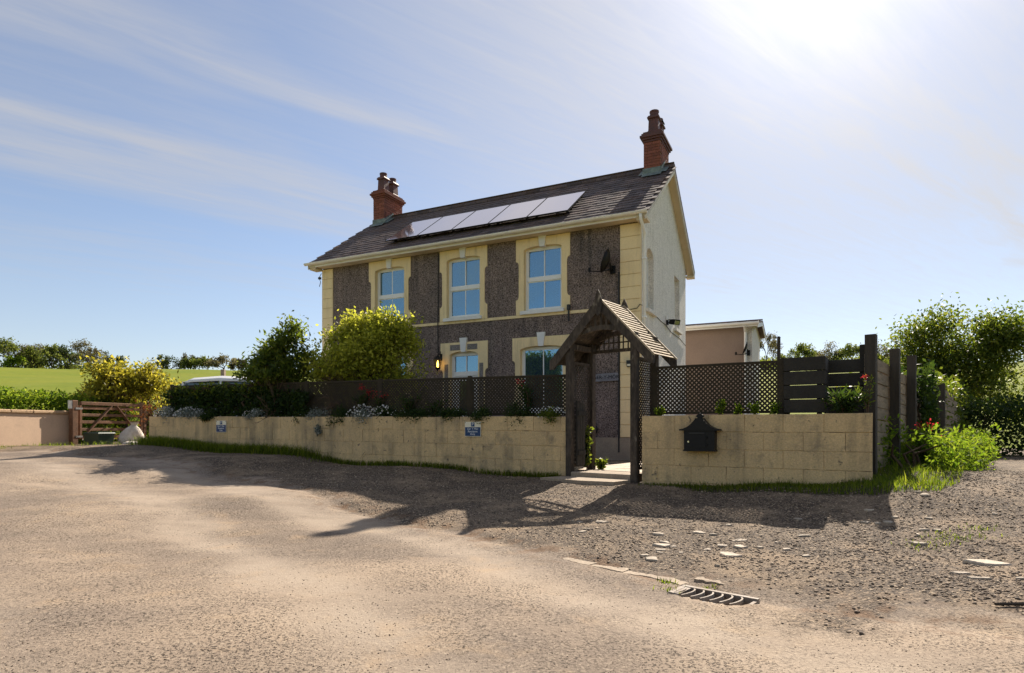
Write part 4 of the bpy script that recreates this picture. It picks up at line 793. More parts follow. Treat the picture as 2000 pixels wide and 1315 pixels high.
# ------------------------------------------------------------------ boundary walls of painted blocks
rng = random.Random(11)
BLK = {}
def block_mesh(w):
    key = (round(w, 2), rng.randrange(4))
    if key not in BLK:
        mb = MB(); mb.cbox(-w / 2 + .0015, w / 2 - .0015, 0, .19, .0015, .2235, .0035, .002, rng); BLK[key] = mb.mesh('block'); BLK[key].materials.append(M['wallpaint'])
    return BLK[key]
def block_wall(label, loc, rz, x0, x1, top, tilt, courses):
    o = thing('garden_wall', label, 'wall', loc, rz)
    core = MB(); core.add([(x0 + .02, .0052, -courses * .225 + tilt * x0), (x1 - .02, .0052, -courses * .225 + tilt * x1), (x1 - .02, .188, -courses * .225 + tilt * x1), (x0 + .02, .188, -courses * .225 + tilt * x0), (x0 + .02, .0052, -.006 + tilt * x0), (x1 - .02, .0052, -.006 + tilt * x1), (x1 - .02, .188, -.006 + tilt * x1), (x0 + .02, .188, -.006 + tilt * x0)],
        [(0, 3, 2, 1), (4, 5, 6, 7), (0, 1, 5, 4), (1, 2, 6, 5), (2, 3, 7, 6), (3, 0, 4, 7)]); link('mortar_core', core, 'mortar', o)
    for c in range(courses):
        a = x0; first = True
        while a < x1 - .02:
            w_ = .225 if (first and c % 2) else .45; first = False; b = min(a + w_, x1)
            if x1 - b < .06: b = x1
            xm = (a + b) / 2; q = link('block', block_mesh(b - a), None, o)
            q.location = (xm, rng.uniform(-.005, -.001), -(c + 1) * .225 + tilt * xm + (rng.uniform(-.012, .006) if c == 0 else 0)); q.rotation_euler = (0, -math.atan(tilt) + rng.uniform(-.006, .006), 0); a = b
    return o
A0 = Vector((0.83, 9.23)); ZT = E + 0.163
LW = block_wall('long cream painted block wall with two blue parking signs', (A0.x, A0.y, ZT), HRZ, -10.0, 0.0, 0, -0.008, 5)
RWZ = R(-31.0); RW0 = Vector((1.80, 8.44))
RW = block_wall('short cream painted block wall with the black letterbox', (RW0.x, RW0.y, ZT), RWZ, 0.0, 2.75, 0, 0.0, 5)
LM = Matrix.Translation((A0.x, A0.y, ZT)) @ Matrix.Rotation(HRZ, 4, 'Z'); RM = Matrix.Translation((RW0.x, RW0.y, ZT)) @ Matrix.Rotation(RWZ, 4, 'Z')
def lwp(x, y, z): return LM @ Vector((x, y, z - 0.008 * x))
def rwp(x, y, z): return RM @ Vector((x, y, z))
# cement skim and raised bed behind the walls
mb = MB(); mb.add([lwp(-10, .19, .0), lwp(0, .19, .0), lwp(0, .75, .0), lwp(-10, .75, .0), lwp(-10, .19, -1), lwp(0, .19, -1), lwp(0, .75, -1), lwp(-10, .75, -1)], [(0, 1, 2, 3), (4, 5, 1, 0), (5, 6, 2, 1), (6, 7, 3, 2), (7, 4, 0, 3)])
link('flower_bed', mb, 'soil', kind='structure')
mb = MB(); mb.add([rwp(0.0, .19, .0), rwp(2.70, .19, .0), rwp(2.62, .7, .0), rwp(0.0, .7, .0), rwp(0, .19, -1), rwp(2.70, .19, -1), rwp(2.62, .7, -1), rwp(0, .7, -1)], [(0, 1, 2, 3), (4, 5, 1, 0), (5, 6, 2, 1), (6, 7, 3, 2), (7, 4, 0, 3)])
link('flower_bed', mb, 'soil', kind='structure')

# ------------------------------------------------------------------ trellis
def laths(mb, x0, x1, z0, z1, y, pitch=.060, w_=.0235, tilt=0.0, z_of=None):
    for sg in (1, -1):
        c = (x0 - z1) if sg > 0 else (x0 + z0); cmax = (x1 - z0) if sg > 0 else (x1 + z1); c += pitch / 2
        while c < cmax:
            # x = c + sg*z
            za, zb = (z0, z1)
            lo = (x0 - c) / sg; hi = (x1 - c) / sg
            if lo > hi: lo, hi = hi, lo
            za, zb = max(z0, lo), min(z1, hi)
            if zb - za > .012:
                pa, pb = (c + sg * za, za), (c + sg * zb, zb); yo = y if sg > 0 else y + .0065
                q = w_ / 2 * .7071; ox, oz = q, -q * sg
                vs = []
                for yy in (yo, yo + .006):
                    for (px_, pz_), k in ((pa, -1), (pa, 1), (pb, 1), (pb, -1)): vs.append((px_ + k * ox, yy, pz_ + k * oz + tilt * px_))
                mb.add(vs, [(0, 1, 2, 3), (7, 6, 5, 4), (0, 4, 5, 1), (1, 5, 6, 2), (2, 6, 7, 3), (3, 7, 4, 0)])
            c += pitch
def trellis_fence(label, mtx_loc, rz, x0, posts, z1, tilt, y=.27, ptop=.02, xend=None):
    o = thing('trellis_fence', label, 'trellis fence', mtx_loc, rz)
    for a, b in zip(posts[:-1], posts[1:]):
        f = MB(); w_ = .022
        for xx in (a + .028, b - .028 - w_): f.add([(p, q, r + tilt * p) for p, q, r in [(xx, y - .004, .0), (xx + w_, y - .004, .0), (xx + w_, y + .024, .0), (xx, y + .024, 0), (xx, y - .004, z1), (xx + w_, y - .004, z1), (xx + w_, y + .024, z1), (xx, y + .024, z1)]], [(0, 3, 2, 1), (4, 5, 6, 7), (0, 1, 5, 4), (1, 2, 6, 5), (2, 3, 7, 6), (3, 0, 4, 7)])
        for zz in (.02, z1 - .035): f.add([(p, q, r + tilt * p) for p, q, r in [(a + .05, y - .005, zz), (b - .05, y - .005, zz), (b - .05, y + .025, zz), (a + .05, y + .025, zz), (a + .05, y - .005, zz + .035), (b - .05, y - .005, zz + .035), (b - .05, y + .025, zz + .035), (a + .05, y + .025, zz + .035)]], [(0, 3, 2, 1), (4, 5, 6, 7), (0, 1, 5, 4), (1, 2, 6, 5), (2, 3, 7, 6), (3, 0, 4, 7)])
        fo = link('panel_frame', f, 'trellis', o, kind='stuff')
        l_ = MB(); laths(l_, a + .045, b - .045, .04, z1 - .02, y, tilt=tilt); link('lath', l_, 'trellis', fo, kind='stuff')
    for p in posts:
        f = MB(); f.box(p - .028, p + .028, y - .008, y + .05, -.3 + tilt * p, z1 + ptop + tilt * p); link('post', f, 'trellis', o)
    return o
trellis_fence('long dark diagonal trellis fence along the top of the long cream wall', (A0.x, A0.y, ZT), HRZ, 0, [-9.6, -7.75, -5.9, -4.55, -1.70, -.06][:0] + [-9.62, -7.8, -5.55, -3.75, -1.86, -.05], .665, -.0115)
trellis_fence('short dark diagonal trellis between the arch and the stacked dark boards', (RW0.x, RW0.y, ZT), RWZ, 0, [.08, 1.745], .695, 0.0)
# small green climbers and flowers come later

# dark boards beyond the trellis
bf = thing('board_screen', 'dark stained horizontal board screen above the letterbox wall', 'fence', (RW0.x, RW0.y, ZT), RWZ)
rng = random.Random(3)
for k in range(4):
    z = .02 + k * .176
    mb = MB(); mb.cbox(1.775, 2.25, .24, .28, z, z + .168, .005); link('board', mb, 'darkboard', bf)
    mb = MB(lambda a, b, c: (b, a, c)); mb.cbox(.285, .80, 2.21, 2.25, z, z + .168, .004); link('board', mb, 'darkboard', bf)
    mb = MB(); mb.cbox(2.20, 2.72, .805, .845, z + .0, z + .166, .005); link('board', mb, 'darkboard', bf)
mb = MB(); mb.box(1.776, 1.84, .283, .34, -.2, .71); link('post', mb, 'darkboard', bf)
mb = MB(); mb.box(2.15, 2.207, .285, .345, -.2, .70); link('post', mb, 'darkboard', bf)
mb = MB(); mb.box(2.60, 2.66, .845, .905, -.2, .90); link('post', mb, 'darkboard', bf)

# ------------------------------------------------------------------ lane fence: tall posts and single boards
LF0 = Vector((4.52, 7.74)); LFA = R(90 - 41.0); LFM = Matrix.Translation((LF0.x, LF0.y, E)) @ Matrix.Rotation(LFA, 4, 'Z')
lf = thing('lane_fence', 'tall weathered board fence with dark posts running back along the lane', 'fence', (LF0.x, LF0.y, E), LFA)
def fence_post(t, z1, w_=.12, mat='post', y=-.13, z0=-1.1, d=.12):
    mb = MB(); mb.box(t - w_ / 2, t + w_ / 2, y, y + d, z0, z1, 0.0); mb.v = [(a, b, c) for a, b, c in mb.v]; link('post', mb, mat, lf)
rng = random.Random(8)
def boards(t0, t1, ztop0, ztop1, n, hgt=.150, seg=1):
    for s in range(seg):
        ta, tb = t0 + (t1 - t0) * s / seg, t0 + (t1 - t0) * (s + 1) / seg
        za, zb = ztop0 + (ztop1 - ztop0) * s / seg, ztop0 + (ztop1 - ztop0) * (s + 1) / seg
        for k in range(n):
            g = rng.uniform(.004, .02); dz = rng.uniform(-.004, .004); mb = MB()
            h0 = za - k * (hgt + .014); h1 = zb - k * (hgt + .014) if seg > 1 else h0 + (zb - za)
            y = rng.uniform(-.004, .006)
            mb.add([(ta + .004, y, h0 - hgt), (tb - .004, y, h1 - hgt + dz), (tb - .004, y + .04, h1 - hgt + dz), (ta + .004, y + .04, h0 - hgt), (ta + .004, y, h0), (tb - .004, y, h1 + dz), (tb - .004, y + .04, h1 + dz), (ta + .004, y + .04, h0)],
                   [(0, 3, 2, 1), (4, 5, 6, 7), (0, 1, 5, 4), (1, 2, 6, 5), (2, 3, 7, 6), (3, 0, 4, 7)]); link('board', mb, 'board', lf)
boards(-.02, 1.42, .93, .90, 9); boards(1.47, 2.92, .88, .84, 9); boards(2.97, 5.10, .86, .84, 9); boards(5.16, 6.15, .82, .80, 8)
boards(6.95, 10.2, .90, .80, 8, .145, 2); boards(10.22, 14.2, .68, .56, 7, .145, 3)
fence_post(-.02, 1.17, .125, y=-.10); fence_post(1.45, 1.13, .12); fence_post(2.95, 1.17, .12); fence_post(5.13, 1.09, .13); fence_post(5.45, 1.10, .10, y=.05)
fence_post(6.2, .96, .16, 'greypost', y=-.03, d=.05); fence_post(6.88, .93, .13); fence_post(10.2, .80, .10, y=.05); fence_post(14.2, .6, .10, y=.05)

# ------------------------------------------------------------------ timber arch over the entrance
AZ = R(-38.0); AC = Vector((1.298, 8.87)); AB = E - 0.72
arch = thing('garden_arch', 'weathered timber entrance arch with slatted pitched roof and lattice sides', 'arch', (AC.x, AC.y, AB), AZ)
HX, DY = 0.5375, 0.63
for sx_ in (-1, 1):
    for y in (0, DY): mb = MB(); mb.cbox(sx_ * HX - .05, sx_ * HX + .05, y - .05, y + .05, -.35, 2.02, .008); link('post', mb, 'archwood', arch)
EX, EZ, AZT = 0.86, 1.70, 2.585; sl_ = (AZT - EZ) / EX; ang = math.atan(sl_); SLN = math.hypot(EX, AZT - EZ)
for y in (-.075, DY + .045):
    for sx_ in (-1, 1):
        mb = MB(); mb.prism([(0.0, AZT), (sx_ * EX, EZ), (sx_ * (EX + .0), EZ - .10), (sx_ * (EX - .07), EZ - .10), (0.0, AZT - .155)], y, y + .032); link('barge_board', mb, 'archwood', arch)
    mb = MB(); mb.prism([(-.055, AZT - .20), (0, AZT - .26), (.055, AZT - .20), (.06, AZT - .02), (.035, AZT + .06), (0, AZT + .13), (-.035, AZT + .06), (-.06, AZT - .02)], y - .022 if y < 0 else y + .033, y - .001 if y < 0 else y + .055); link('finial', mb, 'archwood', arch)
ns = 18
for sx_ in (-1, 1):
    for k in range(ns):
        s0 = k * SLN / ns; s1 = s0 + SLN / ns * (.40 if sx_ > 0 else .985)
        p0 = Vector((sx_ * s0 * math.cos(ang), 0, AZT + .018 - s0 * math.sin(ang))); p1 = Vector((sx_ * s1 * math.cos(ang), 0, AZT + .018 - s1 * math.sin(ang)))
        nrm = Vector((sx_ * math.sin(ang), 0, math.cos(ang))) * .008; ya, yb = -.044, DY + .046
        q = [p0, p1, p1 + nrm, p0 + nrm]; mb = MB()
        mb.add([(p.x, ya, p.z - .02) for p in q] + [(p.x, yb, p.z - .02) for p in q], [(0, 1, 2, 3), (7, 6, 5, 4), (0, 4, 5, 1), (1, 5, 6, 2), (2, 6, 7, 3), (3, 7, 4, 0)])
        link('roof_slat', mb, 'slatwood' if sx_ > 0 else 'archwood', arch)  # pale wood on the right slope, dark wood on the left
    for y in (-.074, DY + .047):                                  # cover strips along the verge
        nrm = Vector((sx_ * math.sin(ang), 0, math.cos(ang))); a = Vector((0, y + .015, AZT + .012)); b = Vector((sx_ * EX, y + .015, EZ + .012))
        mb = MB(); mb.bar(a, b, .030, .028, up=tuple(nrm)); link('cover_strip', mb, 'slatwood' if sx_ > 0 else 'archwood', arch)
    mb = MB(); mb.box(sx_ * HX - .035, sx_ * HX + .035, .051, DY - .051, 1.90, 1.98); link('side_beam', mb, 'archwood', arch)
for y, yy in ((-.03, 0), (DY - .03, 1)):                         # curved collar with slim balusters; squared lattice at the back
    w_ = HX + .05; top = 2.16; n = 8
    pts = [(-w_ + 2 * w_ * i / n, top - .16 + .16 * math.sin(math.pi * i / n)) for i in range(n + 1)]
    mb = MB(); mb.prism([(a, b + .05) for a, b in pts] + [(a, b - .02) for a, b in pts[::-1]], y, y + .045); link('collar', mb, 'archwood', arch)
    if yy == 0:
        for k in range(7):
            x = -.27 + k * .09; zt = AZT - .12 - abs(x) * sl_; mb = MB(); mb.box(x - .014, x + .014, y + .01, y + .03, top - .02, max(zt, top + .04)); link('baluster', mb, 'archwood', arch)
    else:
        mb = MB(); mb.box(-HX + .05, HX - .05, y, y + .03, 1.88, 1.93); link('lower_rail', mb, 'archwood', arch)
        for k in range(12): x = -.46 + k * .083; mb = MB(); mb.box(x - .009, x + .009, y + .005, y + .02, 1.931, top - .01); link('baluster', mb, 'archwood', arch)
        mb = MB(); mb.box(-HX + .05, HX - .05, y + .021, y + .032, 2.02, 2.04); link('lattice_rail', mb, 'archwood', arch)
for sx_ in (-1, 1):                                              # lattice sides
    T_ = (lambda s: (lambda a, b, z: (s * HX + (b if s > 0 else -b), a, z)))(sx_)
    f = MB(T_); z0 = .12; f.box(.052, .075, -.012, .014, z0, 1.72); f.box(DY - .075, DY - .052, -.012, .014, z0, 1.72); f.box(.075, DY - .075, -.013, .015, 1.68, 1.72); f.box(.075, DY - .075, -.013, .015, z0, z0 + .04)
    fo = link('lattice_frame', f, 'archwood', arch); l_ = MB(T_); laths(l_, .07, DY - .07, z0 + .02, 1.70, -.004, pitch=.066, w_=.020); link('lath', l_, 'archwood' if sx_ < 0 else 'trellis', fo, kind='stuff')
gp = thing('gate_leaf', 'narrow dark gate leaf folded back inside the left posts of the arch', 'gate', (AC.x, AC.y, AB), AZ)
for k in range(3): mb = MB(); mb.cbox(-HX + .07 + .0, -HX + .10, .055 + k * .075, .125 + k * .075, .14, 1.12 - .02 * k, .004); link('plank', mb, 'darkboard', gp)
for z in (.30, .90): mb = MB(); mb.box(-HX + .101, -HX + .12, .06, .27, z, z + .07); link('ledge', mb, 'darkboard', gp)
# step, threshold slab and paved path inside the gate
st_ = thing('doorstep', 'worn concrete step between the arch posts', 'step', (AC.x, AC.y, AB), AZ)
mb = MB(); mb.cbox(-HX + .04, HX - .045, -.05, .45, -.2, .055, .012); link('tread', mb, 'concrete', st_)
sb = thing('threshold_slab', 'pale flat slab lying on the gravel in front of the arch', 'slab', (AC.x, AC.y, AB), AZ)
mb = MB(); mb.prism([(-.72, -.52), (.02, -.60), (.48, -.50), (.52, -.10), (.0, -.075), (-.60, -.085)], -.10, -.012); mb.v = [(a, c, b) for a, b, c in mb.v]; mb.f = [q[::-1] for q in mb.f]; link('slab', mb, 'concrete', sb)
path = thing('path', 'pale paved path leading from the arch to the house', 'path', (AC.x, AC.y, AB), AZ); path['kind'] = 'structure'
mb = MB(); mb.box(-.9, 2.6, .46, 4.4, -.1, .026); link('path_bed', mb, 'mortar', path)
for i in range(6):
    for j in range(6):
        if i > 4 and j < 2: continue
        mb = MB(); mb.cbox(0, .585, 0, .04, 0, .585, .006); mb.v = [(a, c, .04 - b) for a, b, c in mb.v]; mb.f = [q[::-1] for q in mb.f]
        link('paving_slab', mb, 'paving', path, (-.88 + i * .59, .47 + j * .59 + .1 * (i % 2), .010 + rng.uniform(0, .006)))

# ------------------------------------------------------------------ letterbox and parking signs
lb = thing('letterbox', 'black metal letterbox with pagoda lid on the short wall', 'letterbox', rwp(.815, -.006, -.455), RWZ)
mb = MB(); mb.box(-.195, .195, -.14, -.002, 0, .25); link('body', mb, 'blackmetal', lb)
mb = MB(); mb.box(-.205, .205, -.148, -.002, -.018, .0); link('base_rim', mb, 'blackmetal', lb)
prof = [(.255, .25), (.255, .268), (.20, .278), (.15, .30), (.105, .335), (.07, .375), (.045, .405), (.0455, .412)]
mb = MB(); mb.prism([(-a, b) for a, b in prof] + [(a, b) for a, b in prof[::-1]], -.16, -.001); link('lid', mb, 'blackmetal', lb)
mb = MB(); mb.prism([(-.03, .41), (-.028, .42), (-.045, .43), (-.044, .45), (-.025, .462), (-.012, .472), (0, .482), (.012, .472), (.025, .462), (.044, .45), (.045, .43), (.028, .42), (.03, .41)], -.11, -.06); link('finial', mb, 'blackmetal', lb)
mb = MB(); mb.box(-.15, .085, -.146, -.1405, .03, .20); link('door', mb, 'blackmetal', lb)
mb = MB(); mb.box(-.13, .07, -.1475, -.1405, .208, .226); link('slot_flap', mb, 'blackplastic', lb)
mb = MB(); mb.tube([(-.135, -.146, .105), (-.135, -.155, .105)], .012, 8); link('lock', mb, 'chrome', lb)
mb = MB(); mb.tube([(.10, -.15, .05), (.10, -.15, .08)], .006, 6); mb.tube([(.10, -.15, .15), (.10, -.15, .18)], .006, 6); link('hinge', mb, 'blackmetal', lb)
def parking_sign(loc, label):
    o = thing('parking_sign', label, 'sign', loc, HRZ, 'blue and cream parking signs on the long wall')
    mb = MB(); mb.box(-.15, .15, -.008, 0, 0, .24); link('panel', mb, 'signwhite', o)
    mb = MB(); mb.box(-.143, .143, -.0105, -.0081, .008, .152); link('blue_panel', mb, 'signblue', o)
    mb = MB(); mb.box(-.033, .033, -.0105, -.0081, .163, .232); link('emblem', mb, 'signblue', o)
    link('lettering', text_mesh('lettering', 'P', .075, extrude=.0008), 'signtext', o, (0, -.0115, .198), (R(90), 0, 0))
    for tx, z in (('Ger Y Mor', .125), ('Residents', .082), ('Only', .038)): link('lettering', text_mesh('lettering', tx, .047, extrude=.0008), 'signtext', o, (0, -.0115, z), (R(90), 0, 0))
    for q in (-.14, .14): mb = MB(); mb.tube([(q, -.008, .225), (q, -.013, .225)], .006, 6); link('screw', mb, 'blackmetal', o)
parking_sign(lwp(-1.63, -.012, -.325), 'blue and cream parking sign on the wall, nearer the arch')
parking_sign(lwp(-7.62, -.012, -.325), 'weathered blue and cream parking sign on the wall, nearer the gate')

# ------------------------------------------------------------------ left: pink wall, field gate, sack, crate
PW0 = Vector((-12.28, 17.0)); PWD = Vector((-.17, -.985)).normalized(); pa = math.atan2(-PWD.y, -PWD.x)
pw = thing('pink_wall', 'pink rendered wall with mossy coping left of the field gate', 'wall', (PW0.x, PW0.y, E), pa)
mb = MB(); mb.box(-9.0, 0, 0, .22, -1.2, .36); link('wall', mb, 'pink', pw)
x = 0.03
rng = random.Random(2)
while x > -9: mb = MB(); mb.cbox(x - .594, x, -.045, .265, .362, .455 + rng.uniform(-.006, .006), .02, .004, rng); link('coping_stone', mb, 'coping', pw); x -= .6
ga = math.atan2(.955, .297)
gt = thing('field_gate', 'brown wooden five bar gate with crossed braces', 'gate', (-12.12, 17.05, E - .43), ga)
GLN = 2.0
for k, z in enumerate((.12, .33, .54, .74, .94)): mb = MB(); mb.cbox(.07, GLN - .055, -.02, .02, z, z + .082, .006); link('bar', mb, 'gatewood', gt)
mb = MB(); mb.cbox(.04, GLN + .03, -.04, .04, 1.06, 1.155, .008); link('top_rail', mb, 'gatewood', gt)
mb = MB(); mb.cbox(0.0, .068, -.035, .035, .10, 1.055, .006); link('stile', mb, 'gatewood', gt)
mb = MB(); mb.cbox(GLN - .05, GLN + .02, -.035, .035, .06, 1.20, .006); link('stile', mb, 'gatewood', gt)
for (xa, za), (xb, zb) in (((.08, .14), (GLN * .48, 1.06)), ((GLN * .56, 1.06), (GLN - .35, .45))): mb = MB(); mb.bar((xa, -.036, za), (xb, -.036, zb), .028, .085, up=(0, 1, 0)); mb.v = mb.v; link('brace', mb, 'gatewood', gt)
gpst = thing('gate_post', 'square brown gate post with steel latch plate beside the pink wall', 'post', (-12.2, 16.93, E - .5), ga)
mb = MB(); mb.cbox(-.13, .03, -.16, -.02, -.3, 1.25, .01); link('shaft', mb, 'gatewood', gpst)
for z in (1.0, .22): mb = MB(); mb.box(-.05, .15, -.17, -.161, z, z + .05); link('strap_hinge', mb, 'chrome', gpst)
mb = MB(); mb.box(-.25, -.131, -.15, -.12, 1.02, 1.24); link('latch_plate', mb, 'chrome', gpst)
gp2 = thing('gate_post', 'slim wooden post at the far end of the field gate', 'post', (-11.52, 19.0, E - .5), ga)
mb = MB(); mb.cbox(0, .10, -.05, .05, -.3, 1.22, .01); link('shaft', mb, 'gatewood', gp2)
def lumpy(prof, seed, n=16, amp=.06):
    rng = np.random.default_rng(seed); mb = MB(); mb.lathe(prof, (0, 0, 0), n); ph = rng.uniform(0, 6.28, 6)
    vv = []
    for a, b, c in mb.v:
        th = math.atan2(b, a); k = 1 + amp * (math.sin(2 * th + ph[0] + c * 9) + .7 * math.sin(3 * th + ph[1] - c * 14) + .6 * math.sin(5 * th + ph[2] + 22 * c)); vv.append((a * k, b * k, c))
    mb.v = vv; return mb
sk = thing('sack', 'white woven rubble sack with gathered neck by the field gate', 'sack', (-10.55, 16.9, g1(-10.55, 16.9) - .02), .4)
mb = lumpy([(.22, 0), (.33, .03), (.37, .10), (.36, .20), (.32, .30), (.27, .38), (.20, .45), (.13, .50), (.09, .54), (.12, .58), (.15, .60), (.10, .585), (.04, .55)], 4, 22, .075); mb.v = [(a * 1.1 + 0.30 * max(0, c - .22) ** 1.2, b * .8 - .2 * max(0, c - .3), c * 1.12 - .25 * max(0, a) * max(0, c - .2)) for a, b, c in mb.v]; bag = smooth(link('bag', mb, 'sack', sk)); bag.scale = (.74, .74, .92)
sk2 = thing('sack', 'flattened empty white sack lying beside the full one', 'sack', (-10.15, 16.4, g1(-10.15, 16.4) - .01), .2)
mb = lumpy([(.18, 0), (.30, .02), (.28, .07), (.16, .10), (.02, .10)], 9, 16, .12); smooth(link('bag', mb, 'sack', sk2))
cr = thing('crate', 'dark green plastic crate on the ground in front of the gate', 'crate', (-11.35, 16.75, g1(-11.35, 16.75)), -.35)
mb = MB(); mb.box(-.26, .26, -.2, .2, 0, .30, -.03); link('body', mb, 'greenbox', cr); mb = MB(); mb.box(-.31, .31, -.25, .25, .301, .335, .02); mb.box(-.2, .2, -.14, .14, .336, .35); link('lid', mb, 'greenbox', cr)
# old timber edging behind the gate
# white car parked in the yard behind the trellis
car = thing('parked_car', 'white car parked behind the ivy covered trellis, only its roof showing', 'car', (-6.95, 16.4, E - .55), R(-8))
def loft(secs, n_):
    mb = MB(); vs = [p for s in secs for p in s]; fs = []
    for i in range(len(secs) - 1):
        for q in range(n_ - 1): fs.append((i * n_ + q, i * n_ + q + 1, (i + 1) * n_ + q + 1, (i + 1) * n_ + q))
    fs += [tuple(range(n_))[::-1], tuple(range((len(secs) - 1) * n_, len(secs) * n_))]; mb.add(vs, fs); return mb
def csec(x, w_, zb, zt, tuck): return [(x, -w_, zb), (x, -w_ - .02, (zb + zt) / 2), (x, -w_ + tuck * .5, zt - .06), (x, -w_ + tuck, zt), (x, w_ - tuck, zt), (x, w_ - tuck * .5, zt - .06), (x, w_ + .02, (zb + zt) / 2), (x, w_, zb)]
smooth(link('body', loft([csec(-2.05, .72, .35, .80, .1), csec(-1.9, .82, .25, 1.0, .08), csec(-1.2, .86, .22, 1.06, .06), csec(.6, .87, .22, 1.05, .06), csec(1.1, .85, .22, .98, .1), csec(1.9, .80, .25, .82, .14), csec(2.1, .68, .32, .70, .15)], 8), 'carpaint', car))
smooth(link('cabin_roof', loft([csec(-1.62, .60, 1.70, 1.79, .12), csec(-1.4, .63, 1.735, 1.86, .14), csec(-.6, .65, 1.76, 1.905, .16), csec(.05, .64, 1.74, 1.87, .15), csec(.38, .60, 1.69, 1.78, .14)], 8), 'carpaint', car))
link('side_glass', loft([csec(-1.75, .62, 1.02, 1.70, .06), csec(-1.55, .68, 1.03, 1.74, .08), csec(.0, .69, 1.03, 1.745, .08), csec(.35, .66, 1.03, 1.69, .08), csec(1.0, .64, 1.0, 1.10, .05)], 8), 'carglass', car)
for sy in (-1, 1):
    for (xa, za), (xb, zb) in (((-1.70, 1.02), (-1.55, 1.74)), ((-.5, 1.02), (-.5, 1.75)), ((.98, 1.02), (.33, 1.74))): mb = MB(); mb.bar((xa, sy * .70, za), (xb, sy * .685, zb), .05, .07, up=(0, 1, 0)); link('pillar', mb, 'carpaint', car)
    for x in (-1.3, 1.3):
        mb = MB(); mb.tube([(x, sy * .68, .32), (x, sy * .88, .32)], .32, 18); wo = link('wheel', mb, 'tyre', car); mb = MB(); mb.tube([(x, sy * .881, .32), (x, sy * .89, .32)], .20, 14); link('rim', mb, 'chrome', wo)
    mb = MB(); mb.bar((.75, sy * .9, 1.08), (.95, sy * 1.02, 1.08), .12, .13); link('mirror', mb, 'carpaint', car)
    mb = MB(); mb.box(2.05, 2.10, sy * .5 - .12, sy * .5 + .12, .56, .66); link('headlight', mb, 'chrome', car)
mb = MB(); mb.tube([(-.1, 0, 1.88), (-.25, 0, 2.08)], .006, 4); link('aerial', mb, 'blackmetal', car)
fp = thing('fence_post', 'short pale fence post standing in the field beyond the white car', 'post', (at(436, 735, 24).x, 24, g1(-13, 22)), 0)
mb = MB(); mb.box(-.07, .07, -.07, .07, -.6, at(436, 722, 24).z - fp.location.z); link('shaft', mb, 'concrete', fp)

# ------------------------------------------------------------------ road furniture: gully grate, concrete channel, stones
Z_ = lambda x, y: float(gsurf(np.array([x]), np.array([y]))[0])
dr = thing('drain_grate', 'half buried cast iron gully grate with curved bars', 'drain grate', (1.185, 3.605, 0), R(-41))
dr.location.z = max(Z_(1.185 + a, 3.605 + b) for a, b in ((-.2, .25), (.2, -.3), (-.3, .05), (.3, 0))) - .008
mb = MB(); mb.box(-.235, .235, .085, .115, -.08, .012); mb.box(-.235, .235, -.115, -.095, -.08, -.006); mb.box(-.235, -.205, -.095, .085, -.08, .010); mb.box(.215, .235, -.095, .085, -.08, .0); link('frame', mb, 'iron', dr)
for k in range(7):
    x = -.165 + k * .058
    pts = [(x - .012 - .028 * math.sin(a * math.pi) * 0 + .03 * (a - .5) ** 2 * 4 * -1, -.095 + .18 * a, -.004 + .006 * math.sin(a * math.pi)) for a in np.linspace(0, 1, 7)]
    mb = MB()
    for p, q in zip(pts[:-1], pts[1:]): mb.bar(p, q, .010, .024)
    link('bar', mb, 'iron', dr)
mb = MB(); mb.cbox(-.204, -.168, -.094, .084, -.05, .008, .006); link('end_plate', mb, 'iron', dr)
mb = MB(); mb.box(-.204, .214, -.094, .084, -.085, -.065); link('sump_shade_sheet', mb, 'blackplastic', dr)  # black sheet set close under the bars, standing in for the pit's shade
rngn = np.random.default_rng(5); rng = random.Random(5)
def slab_stone(name, x, y, lx, ly, h, rz, mat='stone', seed=0):
    r_ = random.Random(seed); n = r_.randrange(6, 10); poly = []
    for i in range(n): a = 2 * math.pi * i / n + r_.uniform(-.28, .28); k = r_.uniform(.62, 1.15); poly.append((lx / 2 * k * math.cos(a), ly / 2 * k * math.sin(a)))
    mb = MB(); c = .90; h = h * .55
    vs = [(a, b, -.03) for a, b in poly] + [(a, b, h * .55) for a, b in poly] + [(a * c, b * c, h + r_.uniform(-.004, .004)) for a, b in poly]
    mb.add(vs, [(i + k * n, (i + 1) % n + k * n, (i + 1) % n + (k + 1) * n, i + (k + 1) * n) for k in (0, 1) for i in range(n)] + [tuple(range(2 * n, 3 * n))])
    o = link(name, mb, mat, None, (x, y, Z_(x, y)), (r_.uniform(-.05, .05), r_.uniform(-.05, .05), rz)); return o
kb = thing('concrete_channel', 'broken pale concrete channel strip running towards the drain grate', 'channel', (0, 0, 0))
for i, (x, y, lx, ly) in enumerate([(.50, 4.56, .26, .10), (.70, 4.40, .30, .13), (.86, 4.25, .24, .10), (1.05, 4.11, .30, .14), (1.30, 3.98, .20, .08)]):
    r5 = random.Random(60 + i); nn = 7; top = [(-lx / 2 + lx * k / nn, ly / 2 + r5.uniform(-.02, .02)) for k in range(nn + 1)] + [(lx / 2 - lx * k / nn, -ly / 2 + r5.uniform(-.012, .012)) for k in range(nn + 1)]
    mb = MB(); n2_ = len(top); mb.add([(a, b, -.05) for a, b in top] + [(a, b, .006 + r5.uniform(-.003, .003)) for a, b in top], [(q, (q + 1) % n2_, n2_ + (q + 1) % n2_, n2_ + q) for q in range(n2_)] + [tuple(range(n2_, 2 * n2_))])
    o = link('channel_piece', mb, 'concrete', None, (x, y, Z_(x, y) - .002), (0, .02, R(-40 + 9 * (i % 3) - 9))); o.parent = kb
